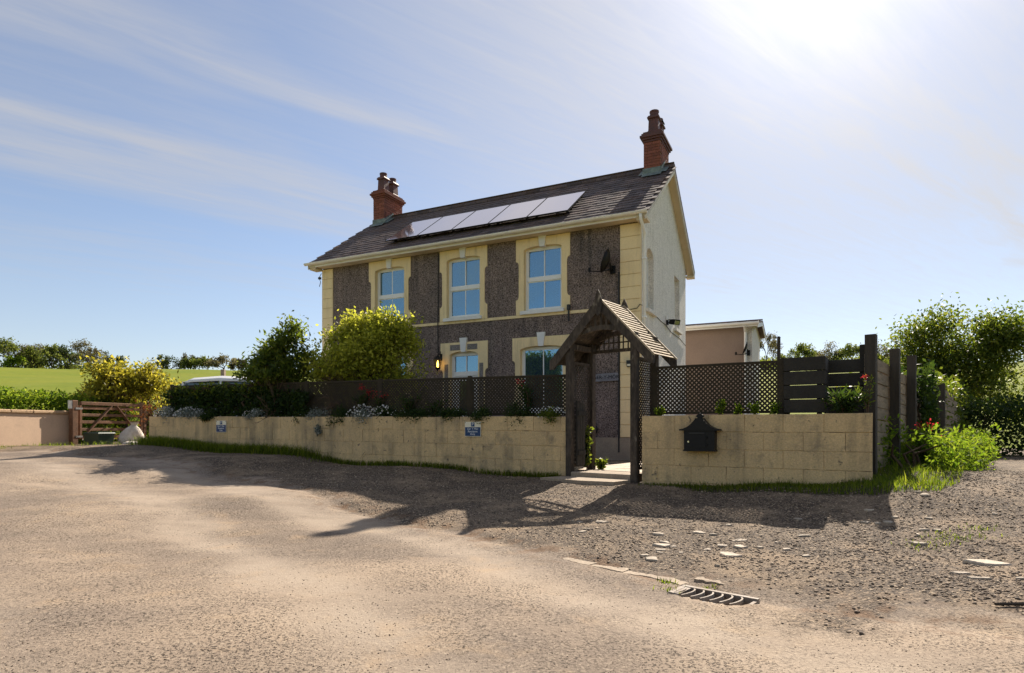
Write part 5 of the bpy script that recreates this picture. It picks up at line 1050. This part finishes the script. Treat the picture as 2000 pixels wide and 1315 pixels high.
sp = [('long pale slab of stone lying near the right side of the track', 3.36, 4.30, .30, .13, .035, -.1), ('small pale stone in front of the long slab', 2.93, 3.98, .15, .05, .02, -.15), ('thin sliver of pale stone nearest the drain side', 2.92, 3.82, .19, .045, .015, -.3),
      ('largest flat stone of the cluster beyond the channel', 1.24, 5.02, .20, .14, .025, .2), ('flat stone with dark hollow in the cluster above the drain', 1.66, 4.62, .18, .13, .025, -.5)]
for i, (lab, x, y, lx, ly, h, rz) in enumerate(sp): tag(slab_stone('flat_stone', x, y, lx, ly, h, rz, 'stone', i), lab, 'stone', 'flat pale stones in the gravel')
for i in range(46):
    if i < 16: x, y = rng.gauss(1.45, .35), rng.gauss(4.85, .28)
    elif i < 30: x, y = rng.gauss(3.9, .55), rng.gauss(5.1, .4)
    else: x = rng.uniform(.2, 4.4); y = rng.uniform(4.6, 6.4)
    lx = rng.uniform(.05, .15); tag(slab_stone('flat_stone', x, y, lx, lx * rng.uniform(.5, .9), rng.uniform(.010, .026), rng.uniform(-1, 1), 'stone', 100 + i), 'small pale stone in the cluster beyond the drain and channel' if i < 16 else 'small pale stone in the patch near the verge grass at the right' if i < 30 else 'small pale stone lying singly in the gravel before the walls', 'stone', 'flat pale stones in the gravel')
stick = thing('stick', 'dark stick lying on the gravel at the right edge', 'stick', (2.72, 3.25, Z_(2.72, 3.25) + .012), R(-8)); mb = MB(); mb.tube([(-.13, 0, 0), (0, .01, .004), (.14, -.005, 0)], [.008, .010, .006], 5); link('twig', mb, 'bark', stick)
# loose gravel
def chips(n, xy, s0, s1, seed, flat=.55):
    r_ = np.random.default_rng(seed); x, y = xy; n = len(x); z = gsurf(x, y)
    sz = s0 * (s1 / s0) ** (r_.uniform(0, 1, n) ** 2.2)
    base = np.array([(1, 0, 0), (0, 1, 0), (-1, 0, 0), (0, -1, 0), (0, 0, 1), (0, 0, -1)], float)
    V = base[None] * (1 + .45 * r_.uniform(-1, 1, (n, 6, 1))); V[:, :, 2] *= flat
    a = r_.uniform(0, 6.28, n); ca, sa = np.cos(a)[:, None], np.sin(a)[:, None]; X = V[:, :, 0] * ca - V[:, :, 1] * sa; Y = V[:, :, 0] * sa + V[:, :, 1] * ca
    V = np.stack([X, Y, V[:, :, 2]], -1) * (sz / 2)[:, None, None]; V[:, :, 2] += r_.uniform(-.3, .3, (n, 1)) * V[:, :, 0]
    V += np.stack([x, y, z + sz * .10], -1)[:, None]
    f = np.array([(0, 1, 4), (1, 2, 4), (2, 3, 4), (3, 0, 4), (1, 0, 5), (2, 1, 5), (3, 2, 5), (0, 3, 5)]); F = (np.arange(n) * 6)[:, None, None] + f
    return V.reshape(-1, 3), F.reshape(-1, 3), np.repeat(r_.beta(1.3, 2.2, n), 6)
m, t, out = new_mat('gravel_chip'); k = t.attr('tint').outputs['Fac']
b = t.n('ShaderNodeBsdfPrincipled', Roughness=.85); t.nt.links.new(t.ramp(k, [(0, (.065, .048, .036)), (.35, (.17, .125, .088)), (.7, (.34, .255, .175)), (1, (.58, .47, .34))]), b.inputs['Base Color']); t.nt.links.new(b.outputs[0], out.inputs[0]); M['chip'] = m
r_ = np.random.default_rng(77); N = 130000; u = r_.uniform(0, 1, N); y = 2.2 + 8.5 * u ** 1.5; x = -5 + r_.uniform(0, 1, N) * (np.minimum(y * .9, 8) + 5)
ed_ = edge_dist(x, y) + (fbm(x * 1.3, y * 1.3, 4, 21) - .45) * 1.6; keep = (r_.uniform(0, 1, N) < np.clip(.10 + ed_ * 1.3, 0.0, 1.0) * (0.35 + 1.0 * fbm(x * 2, y * 2, 3, 2))) & ~((np.abs(x - 1.19) < .2) & (np.abs(y - 3.6) < .2)) & ((y < 9.2 - .494 * (x - .83)) | (x > 4.6))
V, F, tn = chips(0, (x[keep], y[keep]), .009, .032, 3); link('gravel', np_mesh('gravel', V, F, tn), 'chip', kind='stuff', label='loose stone chippings covering the track in front of the walls', category='gravel')
N = 42000; y = 1.9 + 5.5 * r_.uniform(0, 1, N) ** 1.6; x = -.9 * y + r_.uniform(0, 1, N) * 1.8 * y; keep = (edge_dist(x, y) < .1) & (r_.uniform(0, 1, N) < np.clip(fbm(x * 1.1, y * 1.1, 4, 8) * 3.2 - 1.1, .02, 1))
V, F, tn = chips(0, (x[keep], y[keep]), .003, .011, 4); tn = tn * .8; link('grit', np_mesh('grit', V, F, tn), 'chip', kind='stuff', label='fine dark grit scattered over the dusty road', category='gravel')

# ------------------------------------------------------------------ shrubs and trees near by
p = at(712, 800, 12.0)
make_tree('round_shrub', 'big rounded golden green shrub with bare twiggy underside in front of the house', 'shrub', (p.x, p.y, E - .55), (.96, .44, 2.50), 'leaf_shrub', 32000, .072, 21, depth=4, split=4, trunk_h=.55, r=.040, stems=7, clump=.105, top_bias=1.0, bark='twig', spread=.85, behind=(.83, 9.23, .36, E + .95))
p = at(800, 760, 12.2)
make_tree('twiggy_shrub', 'sparse twiggy shrub at the right edge of the rounded golden shrub', 'shrub', (p.x, p.y, E - .5), (.42, .4, 1.75), 'leaf_dark', 700, .06, 22, depth=4, split=3, trunk_h=.5, r=.02, stems=4, clump=.07, bark='twig')
p = at(545, 800, 12.5)
make_tree('bay_shrub', 'dark pointed leaved shrub with pale sunlit tips left of the rounded shrub', 'shrub', (p.x, p.y, E - .5), (.74, .5, 2.30), 'leaf_mid', 10000, .10, 23, depth=4, split=3, trunk_h=.6, r=.04, stems=5, clump=.11, top_bias=.5, bark='twig', aspect=.36, behind=(.83, 9.23, .36, E + .95))
p = at(268, 790, 20.0)
make_tree('yellow_bush', 'broad yellow leaved bush behind the field gate', 'bush', (p.x, p.y, E - .5), (1.32, 1.3, 2.30), 'leaf_yellow', 11000, .125, 24, depth=4, split=4, trunk_h=.8, r=.06, stems=5, clump=.16, top_bias=.5, bark='twig', spread=.8)
p = at(300, 790, 15.6)
make_tree('red_shrub', 'rust red leaved shrub at the end of the long wall', 'shrub', (p.x, p.y, E - .5), (.28, .25, 1.15), 'rust', 300, .08, 25, depth=3, split=3, trunk_h=.5, r=.025, stems=4, clump=.10, bark='twig')
p = at(1872, 760, 20.0)
make_tree('hazel_tree', 'spreading green tree against the sky beyond the lane fence', 'tree', (p.x, p.y, E - .8), (1.36, 1.25, 4.05), 'leaf_mid', 32000, .115, 26, depth=5, split=3, trunk_h=1.1, r=.07, stems=3, clump=.33, top_bias=.3, spread=.75)
def hedge(name, label, path, h, th, mat, n, size, seed, cat='hedge', z0=None, lumps=.12, aspect=.5):
    """leafy bank along a path of ground points: leaves in its outer shell, woody stems inside"""
    r_ = np.random.default_rng(seed); Pp = [Vector(q) for q in path]; o = thing(name, label, cat, (Pp[0].x, Pp[0].y, 0)); base = np.array([Pp[0].x, Pp[0].y])
    seg = np.array([(b - a).length for a, b in zip(Pp[:-1], Pp[1:])]); cs = np.concatenate([[0], np.cumsum(seg)]); Lt = cs[-1]
    u = r_.uniform(0, Lt, n); i = np.clip(np.searchsorted(cs, u) - 1, 0, len(seg) - 1); f = (u - cs[i]) / seg[i]
    A_ = np.array([(q.x, q.y) for q in Pp]); c = A_[i] * (1 - f[:, None]) + A_[i + 1] * f[:, None]; d = A_[i + 1] - A_[i]; d = d / np.linalg.norm(d, axis=1)[:, None]; nrm = np.stack([-d[:, 1], d[:, 0]], 1)
    a = r_.uniform(-.12, np.pi + .12, n); hh = h if np.isscalar(h) else np.interp(u / Lt, np.linspace(0, 1, len(h)), h); lump = 1 + lumps * (fbm(u * 1.6 + 9, a * 2.0, 3, seed) - .44) * 4
    rr_ = r_.uniform(.72, 1.03, n) ** .6 * lump; ex = np.sign(np.cos(a)) * np.abs(np.cos(a)) ** .45; ez = np.clip(np.sin(a), -.1, 1) ** 1.0 if False else np.sign(np.sin(a)) * np.abs(np.sin(a)) ** .6
    XY = c + nrm * (ex * rr_ * th / 2)[:, None]; zb = gz(np.clip(c[:, 0], -16, 20), np.clip(c[:, 1], -6, 27)) if z0 is None else z0
    z = zb + hh * np.clip(ez * rr_, 0.0, 2)
    side = r_.uniform(0, 1, n) < .45; z = np.where(side, zb + hh * r_.uniform(0, 1, n) * lump, z); XY = np.where(side[:, None], c + nrm * (np.where(r_.uniform(0, 1, n) < .5, -1, 1) * th / 2 * r_.uniform(.75, 1.03, n) * lump)[:, None], XY)
    leaf_obj('foliage', np.column_stack([XY - base, z]), size, mat, o, r_, aspect=aspect, tint=r_.beta(2, 2.4, n) + .5 * (fbm(u * 2, z * 2, 3, seed + 1) - .44))
    mb = MB()
    for k in range(int(Lt * 4) + 2):
        q = r_.integers(0, n); x0, y0 = c[q] - base; zz = float(zb[q] if not np.isscalar(zb) else zb); mb.tube([(x0, y0, zz - .1), (x0 + r_.normal() * .1, y0 + r_.normal() * .1, zz + hh * .5 if np.isscalar(hh) else zz + hh[q] * .5), (x0 + r_.normal() * .2, y0 + r_.normal() * .2, (zz + hh * .85) if np.isscalar(hh) else zz + hh[q] * .85)], [.03, .02, .01], 5)
    link('stem', mb, 'twig', o, kind='stuff'); return o
hedge('clipped_hedge', 'clipped glossy green hedge behind the pink wall', [(-15.6, 13.5), (-14.1, 16.4), (-13.2, 18.9), (-12.9, 20.2)], [1.60, 1.58, 1.48, 1.25], 1.2, 'leaf_lime', 20000, .10, 31, lumps=.05)
hedge('low_hedge', 'low yellow green hedge seen through the bars of the field gate', [(-12.7, 20.0), (-11.2, 20.6), (-10.0, 20.4)], .62, .8, 'leaf_lime', 2600, .10, 32)
hedge('field_bush', 'pale olive bushes in the field left of the yellow bush', [(-19.0, 26.5), (-17.2, 27.0), (-15.8, 26.6)], [1.9, 2.3, 1.8], 1.6, 'leaf_wood', 4200, .16, 33, cat='bush', z0=E - .45, lumps=.25)
v0, v1, v2 = lwp(-9.7, .42, 0), lwp(-8.0, .40, 0), lwp(-6.1, .36, 0)
hedge('ivy_hedge', 'dark ivy swamping the far end of the trellis', [v0, v1, v2, lwp(-5.4, .34, 0)], [.56, .62, .56, .42], .5, 'leaf_dark', 8500, .085, 34, z0=ZT + .06, lumps=.2)
hedge('honeysuckle', 'bright tipped green climber along the top of the ivy', [lwp(-9.5, .4, 0), lwp(-6.3, .40, 0)], .22, .4, 'leaf_mid', 1500, .09, 35, cat='climber', z0=ZT + .50, lumps=.4)
hedge('dark_hedge', 'tall dark hedge closing off the end of the lane', [(12.7, 17.6), (14.8, 16.6), (18.5, 14.8), (21, 13.4)], [1.5, 1.6, 1.7, 1.9], 1.5, 'leaf_dark', 16000, .12, 36, lumps=.16)
hedge('ivy_bank', 'ivy and bramble bank with sunlit top behind the far boards of the lane fence', [LFM @ Vector((6.6, .75, 0)), LFM @ Vector((9.5, .7, 0)), LFM @ Vector((14.6, .6, 0))], [1.75, 1.85, 1.55], 1.3, 'leaf_mid', 12000, .12, 37, lumps=.22)
hedge('ivy', 'dark ivy climbing over the lane fence between the tall posts', [LFM @ Vector((3.4, .02, 0)), LFM @ Vector((5.0, .02, 0))], [1.75, 1.5], .42, 'leaf_dark', 3200, .10, 38, cat='climber', lumps=.2)
hedge('bramble', 'yellow green bramble spilling over the lane fence beside the third post', [LFM @ Vector((2.5, .6, 0)), LFM @ Vector((5.2, .7, 0))], [1.45, 1.55], .6, 'leaf_mid', 2600, .11, 39, cat='climber', lumps=.2)
hedge('weed_bank', 'sunlit bank of nettles and weeds along the foot of the lane fence', [(5.25, 8.05), (6.45, 9.3), (8.6, 11.9), (11.2, 15.0)], [.40, .46, .30, .16], .85, 'leaf_lime', 15000, .075, 40, cat='weeds', lumps=.6, aspect=.38)
# plants on top of the long wall
wp = [('silver cushion plant spilling over the gate end of the long wall', -9.55, .34, .22, 'leaf_silver', ('white', 120, .030)), ('silver cushion plant second from the gate end of the wall', -8.75, .45, .20, 'leaf_silver', ('white', 150, .030)),
      ('dark green trailing mat under the ivy', -8.05, .25, .16, 'leaf_dark', None), ('small silver tuft above the left parking sign', -6.75, .30, .15, 'leaf_silver', ('white', 50, .028)), ('drooping dark tuft on the wall right of the left parking sign', -5.45, .18, .20, 'leaf_dark', None),
      ('grey lavender clump near the bay shrub', -5.05, .28, .18, 'leaf_silver', None), ('dark trailing clump under the bay shrub', -4.55, .30, .20, 'leaf_dark', None), ('white flowered cushion below the rounded shrub', -4.0, .34, .22, 'leaf_silver', ('white', 110, .034)),
      ('white flowered trailing plant hanging lowest over the wall', -3.55, .24, .20, 'leaf_dark', ('white', 70, .034)), ('dark low mat of leaves under the middle trellis', -2.9, .45, .13, 'leaf_dark', None), ('thin dark mat beside the middle trellis post', -2.15, .40, .13, 'leaf_dark', None), ('dark trailing clump above the right parking sign', -1.55, .28, .15, 'leaf_dark', None),
      ('bushy green clump hanging over the wall right of the sign', -.83, .27, .26, 'leaf_dark', None), ('small clump with pale yellow flowers next to the arch', -.30, .26, .17, 'leaf_mid', ('white', 40, .026))]
for i, (lab, x, ex, ez, mt_, fl_) in enumerate(wp):
    q = lwp(x, .09, -.02); cushion('cushion_plant', lab, 'plant', q, (ex, .22, ez * 1.15), mt_, int(1500 * ex / .3), .035 if mt_ == 'leaf_silver' else .045, 60 + i, 'plants along the top of the long wall', (M[fl_[0]] if fl_ else None, fl_[1], fl_[2]) if fl_ else None, HRZ)
q = lwp(-4.95, -.05, -.28); cushion('wall_tuft', 'round tuft growing out of a joint in the face of the long wall', 'plant', q, (.085, .07, .12), 'leaf_silver', 420, .04, 80)
def stem_plant(name, label, loc, h, n, spread, mat, size, seed, flower=None, group=None, aspect=.3):
    r_ = np.random.default_rng(seed); o = thing(name, label, 'plant', loc, 0, group); mb = MB(); P_ = []; T_ = []
    for k in range(n):
        a = r_.uniform(0, 6.28); s = spread * r_.uniform(.2, 1); hh = h * r_.uniform(.6, 1); tip = np.array([s * math.cos(a), s * math.sin(a), hh]); mid = tip * np.array([.45, .45, .6])
        mb.tube([(0, 0, -.05), tuple(mid), tuple(tip)], [.006, .005, .003], 4); u = r_.uniform(.15, 1, 26)[:, None]; P_.append(np.where(u < .6, mid * u / .6, mid + (tip - mid) * (u - .6) / .4) + r_.normal(size=(26, 3)) * .012); T_.append(tip)
    link('stem', mb, 'twig', o, kind='stuff'); leaf_obj('foliage', np.concatenate(P_), size, mat, o, r_, aspect=aspect, up=.5)
    if flower:
        T_ = np.array(T_); k = flower[1]; sel = T_[np.argsort(-T_[:, 2])[:k]]; leaf_obj('flower', np.repeat(sel, 26, 0) + r_.normal(size=(26 * len(sel), 3)) * flower[2], flower[3], flower[0], o, r_, aspect=.8, kind='stuff')
    return o
stem_plant('valerian', 'tall green stem with a red flower head in front of the last trellis panel', lwp(-.72, .2, .05), .52, 9, .20, 'leaf_dark', .075, 90, ('red', 1, .035, .03))
stem_plant('valerian', 'red flowered plant under the left side of the rounded shrub', lwp(-4.15, .2, .05), .50, 8, .22, 'leaf_dark', .07, 91, ('red', 4, .04, .03))
stem_plant('valerian', 'dark red flowered plant right of the white cushion', lwp(-3.7, .22, .05), .38, 8, .2, 'leaf_dark', .07, 92, ('red', 3, .04, .03))
stem_plant('leafy_plant', 'tall green leafy plant by the middle of the trellis', lwp(-3.05, .2, .03), .38, 12, .28, 'leaf_dark', .08, 93)
stem_plant('leafy_plant', 'low leafy plant left of the middle trellis post', lwp(-2.55, .2, .03), .26, 10, .25, 'leaf_dark', .07, 94)
stem_plant('wallflower', 'grey green leafy plant filling the end of the letterbox wall top', rwp(2.46, .12, .0), .25, 34, .26, 'leaf_dark', .11, 95, None, None, .2)
stem_plant('valerian', 'leaning stem with pink red flower in front of the weathered boards', rwp(2.70, .10, .02), .44, 4, .12, 'leaf_mid', .06, 96, ('red', 1, .018, .022))
for i, (lab, x, h) in enumerate([('small sunlit seedling beside the right post of the arch', .22, .10), ('taller sunlit weed in front of the short trellis', 1.02, .2), ('sunlit weed above and right of the letterbox', 1.24, .14), ('sunlit weed near the middle of the short trellis', 1.45, .14), ('sunlit weed nearest the dark boards', 1.68, .15)]):
    stem_plant('weed', lab, rwp(x, .14, .0), h, 7, .08, 'leaf_lime', .05, 100 + i, None, 'sunlit weeds on top of the short wall', .45)
AM = Matrix.Translation((AC.x, AC.y, AB)) @ Matrix.Rotation(AZ, 4, 'Z')
stem_plant('ivy_plant', 'yellow green ivy growing up the left lattice of the arch', AM @ Vector((-.485, .40, .05)), .70, 11, .08, 'leaf_mid', .055, 110, None, None, .8)
stem_plant('ivy_plant', 'small ivy sprig at the foot of the rear left arch post', AM @ Vector((-.42, .74, .05)), .17, 6, .10, 'leaf_mid', .06, 111, None, None, .8)
stem_plant('valerian', 'red valerian among the weeds below the lane fence ivy', (6.0, 8.85, E - .60), .64, 14, .3, 'leaf_lime', .10, 112, ('red', 2, .035, .028))
stem_plant('valerian', 'second red valerian lower in the sunlit weeds', (6.5, 9.2, E - .62), .46, 12, .25, 'leaf_lime', .10, 113, ('red', 2, .04, .028))

# ------------------------------------------------------------------ grass along the walls and on the verge
r_ = np.random.default_rng(200)
def strip(n, x0, x1, d0, d1, M4, prof=None):
    x = r_.uniform(x0, x1, n); y = -(d0 + (d1 - d0) * np.abs(r_.normal(0, .45, n)))
    if prof is not None: keep = r_.uniform(0, 1, n) < prof(x); x, y = x[keep], y[keep]
    P_ = np.column_stack([x, y]); c, s = M4[0][0], M4[1][0]
    return np.column_stack([M4[0][3] + c * P_[:, 0] - s * P_[:, 1], M4[1][3] + s * P_[:, 0] + c * P_[:, 1]])
grass_obj('grass', strip(9000, -10.1, -4.6, .0, .42, LM, lambda x: np.clip((-4.4 - x) / 2.6, .15, 1) * (.45 + vn(x * 2.2, x * 0, 3))), .20, .0055, 201, 'long dark grass at the foot of the long wall near the gate', .95)
grass_obj('grass', strip(5200, -5.5, -.1, .0, .22, LM, lambda x: .25 + .75 * vn(x * 2.5, x * 0, 4)), .11, .005, 202, 'short grass at the foot of the long wall', .5)
grass_obj('grass', strip(6500, .05, 2.9, .0, .35, RM, lambda x: .2 + .8 * np.clip(x / 1.6, 0, 1)), .055, .004, 203, 'short shaded grass at the foot of the letterbox wall', .6)
N = 130000; x = r_.uniform(2.0, 12.8, N); y = r_.uniform(5.3, 16.4, N); vm = in_poly(x, y, VERGE); dens = np.clip(1.5 - .08 * y, .3, 1) * (.3 + vn(x * 1.8, y * 1.8, 6)); k = vm & (r_.uniform(0, 1, N) < dens)
x, y = x[k], y[k]; edge_v = np.minimum.reduce([np.hypot(x - a, y - b) for a, b in VERGE[:9]])
grass_obj('grass', np.column_stack([x, y]), .10, .0045, 204, 'bright green grass verge beside the lane', .7)
tall = (r_.uniform(0, 1, len(x)) < .12) & (x > 4.2) & (vn(x * 1.1, y * 1.1, 15) > .45); grass_obj('grass', np.column_stack([x, y])[tall], .24, .0045, 205, 'taller sunlit grass tufts on the verge', .75)
for i, (x, y, rr_, n) in enumerate([(3.62, 5.0, .14, 150), (3.3, 4.85, .12, 90), (4.0, 5.25, .12, 60), (1.02, 3.98, .03, 50), (.98, 3.74, .05, 40), (1.25, 3.86, .03, 30), (-10.9, 16.3, .35, 200), (-11.8, 15.8, .4, 150), (-12.2, 14.2, .25, 120)]):
    P_ = np.column_stack([x + r_.normal(0, rr_, n), y + r_.normal(0, rr_ * .6, n)]); grass_obj('grass_tuft', P_, .05 if i < 6 else .12, .004, 210 + i, ['thin grass in the track near the pale stones', 'sparse grass on the track', 'thin grass on the lane', 'tuft at the channel end', 'dry tuft left of the drain', 'tuft behind the drain', 'grass in front of the crate', 'grass at the gate post', 'grass along the pink wall'][i], .8)
st2 = strip(900, -9, 0, .0, .12, Matrix.Translation((PW0.x, PW0.y, 0)) @ Matrix.Rotation(pa, 4, 'Z')); grass_obj('grass', st2, .07, .005, 230, 'thin grass along the foot of the pink wall', .7)
# ------------------------------------------------------------------ woods and hedgerow trees far off
def far_tree(label, xp, ytop, wpx, Y, mat, seed, cat='tree', n=900, sz=.5, depth=3, top=.2, group=None, trunk=.3):
    p = at(xp, 835, Y); zb = hz1(p.x, Y) - .3; zt = at(xp, ytop, Y).z; h = max(zt - zb, 1.2); ex = wpx / FPX * Y / 2
    make_tree('tree' if cat == 'tree' else 'bush', label, cat, (p.x, Y, zb), (ex, ex, h), mat, n, sz, seed, group, depth=depth, split=4, trunk_h=h * trunk, r=h * .018, clump=ex * .16, top_bias=top, spread=.8)
G1 = 'trees along the far edge of the green field'
LT = [('leftmost green tree at the far field edge', 6, 668, 46, 'leaf_wood'), ('grey bare tree behind the leftmost green one', 34, 674, 40, 'leaf_brown'), ('small dark tree between the grey bare tree and the gap', 53, 683, 16, 'leaf_darkwood'), ('low bright green bush left at the field edge', 28, 699, 26, 'leaf_lime'), ('broad mid green tree left of the dark oak', 66, 686, 46, 'leaf_wood'),
      ('bare brownish tree above the mid green one', 84, 677, 34, 'leaf_brown'), ('olive tree left behind the dark oak', 103, 677, 26, 'leaf_wood'), ('big dark round oak in the middle of the left tree line', 124, 683, 54, 'leaf_darkwood'), ('bright green tree right against the dark oak', 146, 689, 26, 'leaf_lime'), ('large brown bare tree at the right end of the left tree line', 166, 674, 52, 'leaf_brown'), ('small bare tree ending the left tree line', 184, 682, 18, 'leaf_brown'), ('low yellow green bush under the mid green tree', 58, 698, 44, 'leaf_lime')]
for i, (lab, x, yt, w_, mt_) in enumerate(LT): far_tree(lab, x, yt, w_, 150 + 5 * (i % 3), mt_, 300 + i, n=1500 if w_ > 30 else 700, sz=.55 if mt_ != 'leaf_brown' else .42, group=G1)
G2 = 'hedgerow trees on the middle ridge'
MT = [('small dark tree at the left of the middle ridge', 318, 696, 16, 'leaf_darkwood', 210), ('dark low tree in the middle ridge hedge', 338, 699, 34, 'leaf_darkwood', 210), ('dark round tree left of the paired trees', 368, 702, 26, 'leaf_darkwood', 165), ('left one of the paired dark green trees', 390, 700, 28, 'leaf_wood', 165), ('right one of the paired trees, yellower', 405, 704, 22, 'leaf_wood', 165), ('brown round tree near the middle of the ridge', 429, 697, 38, 'leaf_brown', 160), ('thin bare tree right of the brown round tree', 455, 704, 16, 'leaf_brown', 168), ('thin bare tree beside the dark shrub', 471, 704, 16, 'leaf_brown', 168),
      ('lone small tree left of the barn', 207, 697, 10, 'leaf_darkwood', 215), ('small round tree next to the barn', 218, 696, 12, 'leaf_darkwood', 215), ('dark bush close left of the barn', 234, 697, 15, 'leaf_darkwood', 205), ('thin bare tree in the ridge hedge', 356, 695, 14, 'leaf_brown', 215), ('hazy bare tree behind the paired trees', 383, 697, 20, 'leaf_brown', 215)]
for i, (lab, x, yt, w_, mt_, Y) in enumerate(MT): far_tree(lab, x, yt, w_, Y, mt_, 340 + i, n=800, sz=.6, group=G2)
G3 = 'trees on the wooded ridge right of the house'
RT = [('tall open crowned tree right next to the outbuilding', 1496, 655, 30, 'leaf_brown'), ('airy bare tree left of the thin pole', 1515, 668, 22, 'leaf_brown'), ('low green tree right of the thin pole', 1540, 686, 36, 'leaf_wood'), ('round olive tree with the first domed crown', 1571, 675, 34, 'leaf_wood'), ('domed bare crowned tree in the middle of the right ridge', 1612, 674, 40, 'leaf_brown'), ('dark green tree under the domed bare one', 1634, 688, 36, 'leaf_darkwood'), ('pale crowned tree left of the tallest post', 1670, 675, 36, 'leaf_wood'),
      ('bare crowned tree between the two tall posts', 1725, 675, 36, 'leaf_brown'), ('low green bush on the ridge between pole and domed trees', 1592, 690, 30, 'leaf_wood'), ('bare tree close right of the second post', 1756, 678, 24, 'leaf_brown'), ('dark low tree behind the tallest post', 1700, 690, 34, 'leaf_wood')]
for i, (lab, x, yt, w_, mt_) in enumerate(RT): far_tree(lab, x, yt, w_, 120 + 6 * (i % 3), mt_, 380 + i, n=1100 if mt_ != 'leaf_brown' else 800, sz=.42 if mt_ != 'leaf_brown' else .36, group=G3)
def wood_mass(name, label, pts, n, size, hh, mat, seed):
    r2 = np.random.default_rng(seed); P_ = []
    for (x, y, w_) in pts:
        C = np.column_stack([r2.normal(0, w_ * .4, 40), r2.normal(0, w_ * .25, 40)]); z = np.array([hz1(x + a, y + b) for a, b in C]); top = hh * (.6 + .5 * r2.uniform(0, 1, 40)); k = r2.integers(0, 40, n)
        d = sphere_pts(n, r2, .5); P_.append(np.column_stack([x + C[k, 0] + d[:, 0] * hh * .45, y + C[k, 1] + d[:, 1] * hh * .45, z[k] + top[k] * (.55 + .45 * d[:, 2])]))
    P_ = np.concatenate(P_); return leaf_obj(name, P_, size, mat, None, r2, kind='stuff', label=label, category='wood')
wood_mass('woodland', 'far off woodland and hedgerows on the hills', [(at(xx, 835, 158).x, 158, 14) for xx in (10, 90, 170)] + [(at(xx, 835, 235).x, 235, 18) for xx in (215, 300, 350, 420, 480)] + [(at(xx, 835, 140).x, 140, 14) for xx in (1490, 1560, 1620, 1690, 1760)] + [(at(xx, 835, 170).x, 170, 20) for xx in (1850, 1950, 2060)], 900, .75, 3.0, 'leaf_wood', 410)
wood_mass('hillside_wood', 'wooded hillside behind the camera that shows in the lower window', [(-60 + 20 * k, -95 - 12 * (k % 3), 14) for k in range(10)], 1200, 1.3, 6.0, 'leaf_wood', 411)
bn = at(262, 705, 200); barn = thing('barn', 'long low dark barn on the ridge above the yellow bush', 'barn', (bn.x, 200, hz1(bn.x, 200) - .3), R(8))
mb = MB(); mb.box(-5.5, 5.5, 0, 6, 0, 1.6); link('wall', mb, 'greypost', barn); mb = MB(lambda a, b, z: (b, a, z)); mb.prism([(-.4, 1.55), (3, 2.7), (6.4, 1.55), (6.4, 1.7), (3, 2.9), (-.4, 1.7)], -5.8, 5.8); link('roof', mb, 'barn', barn)
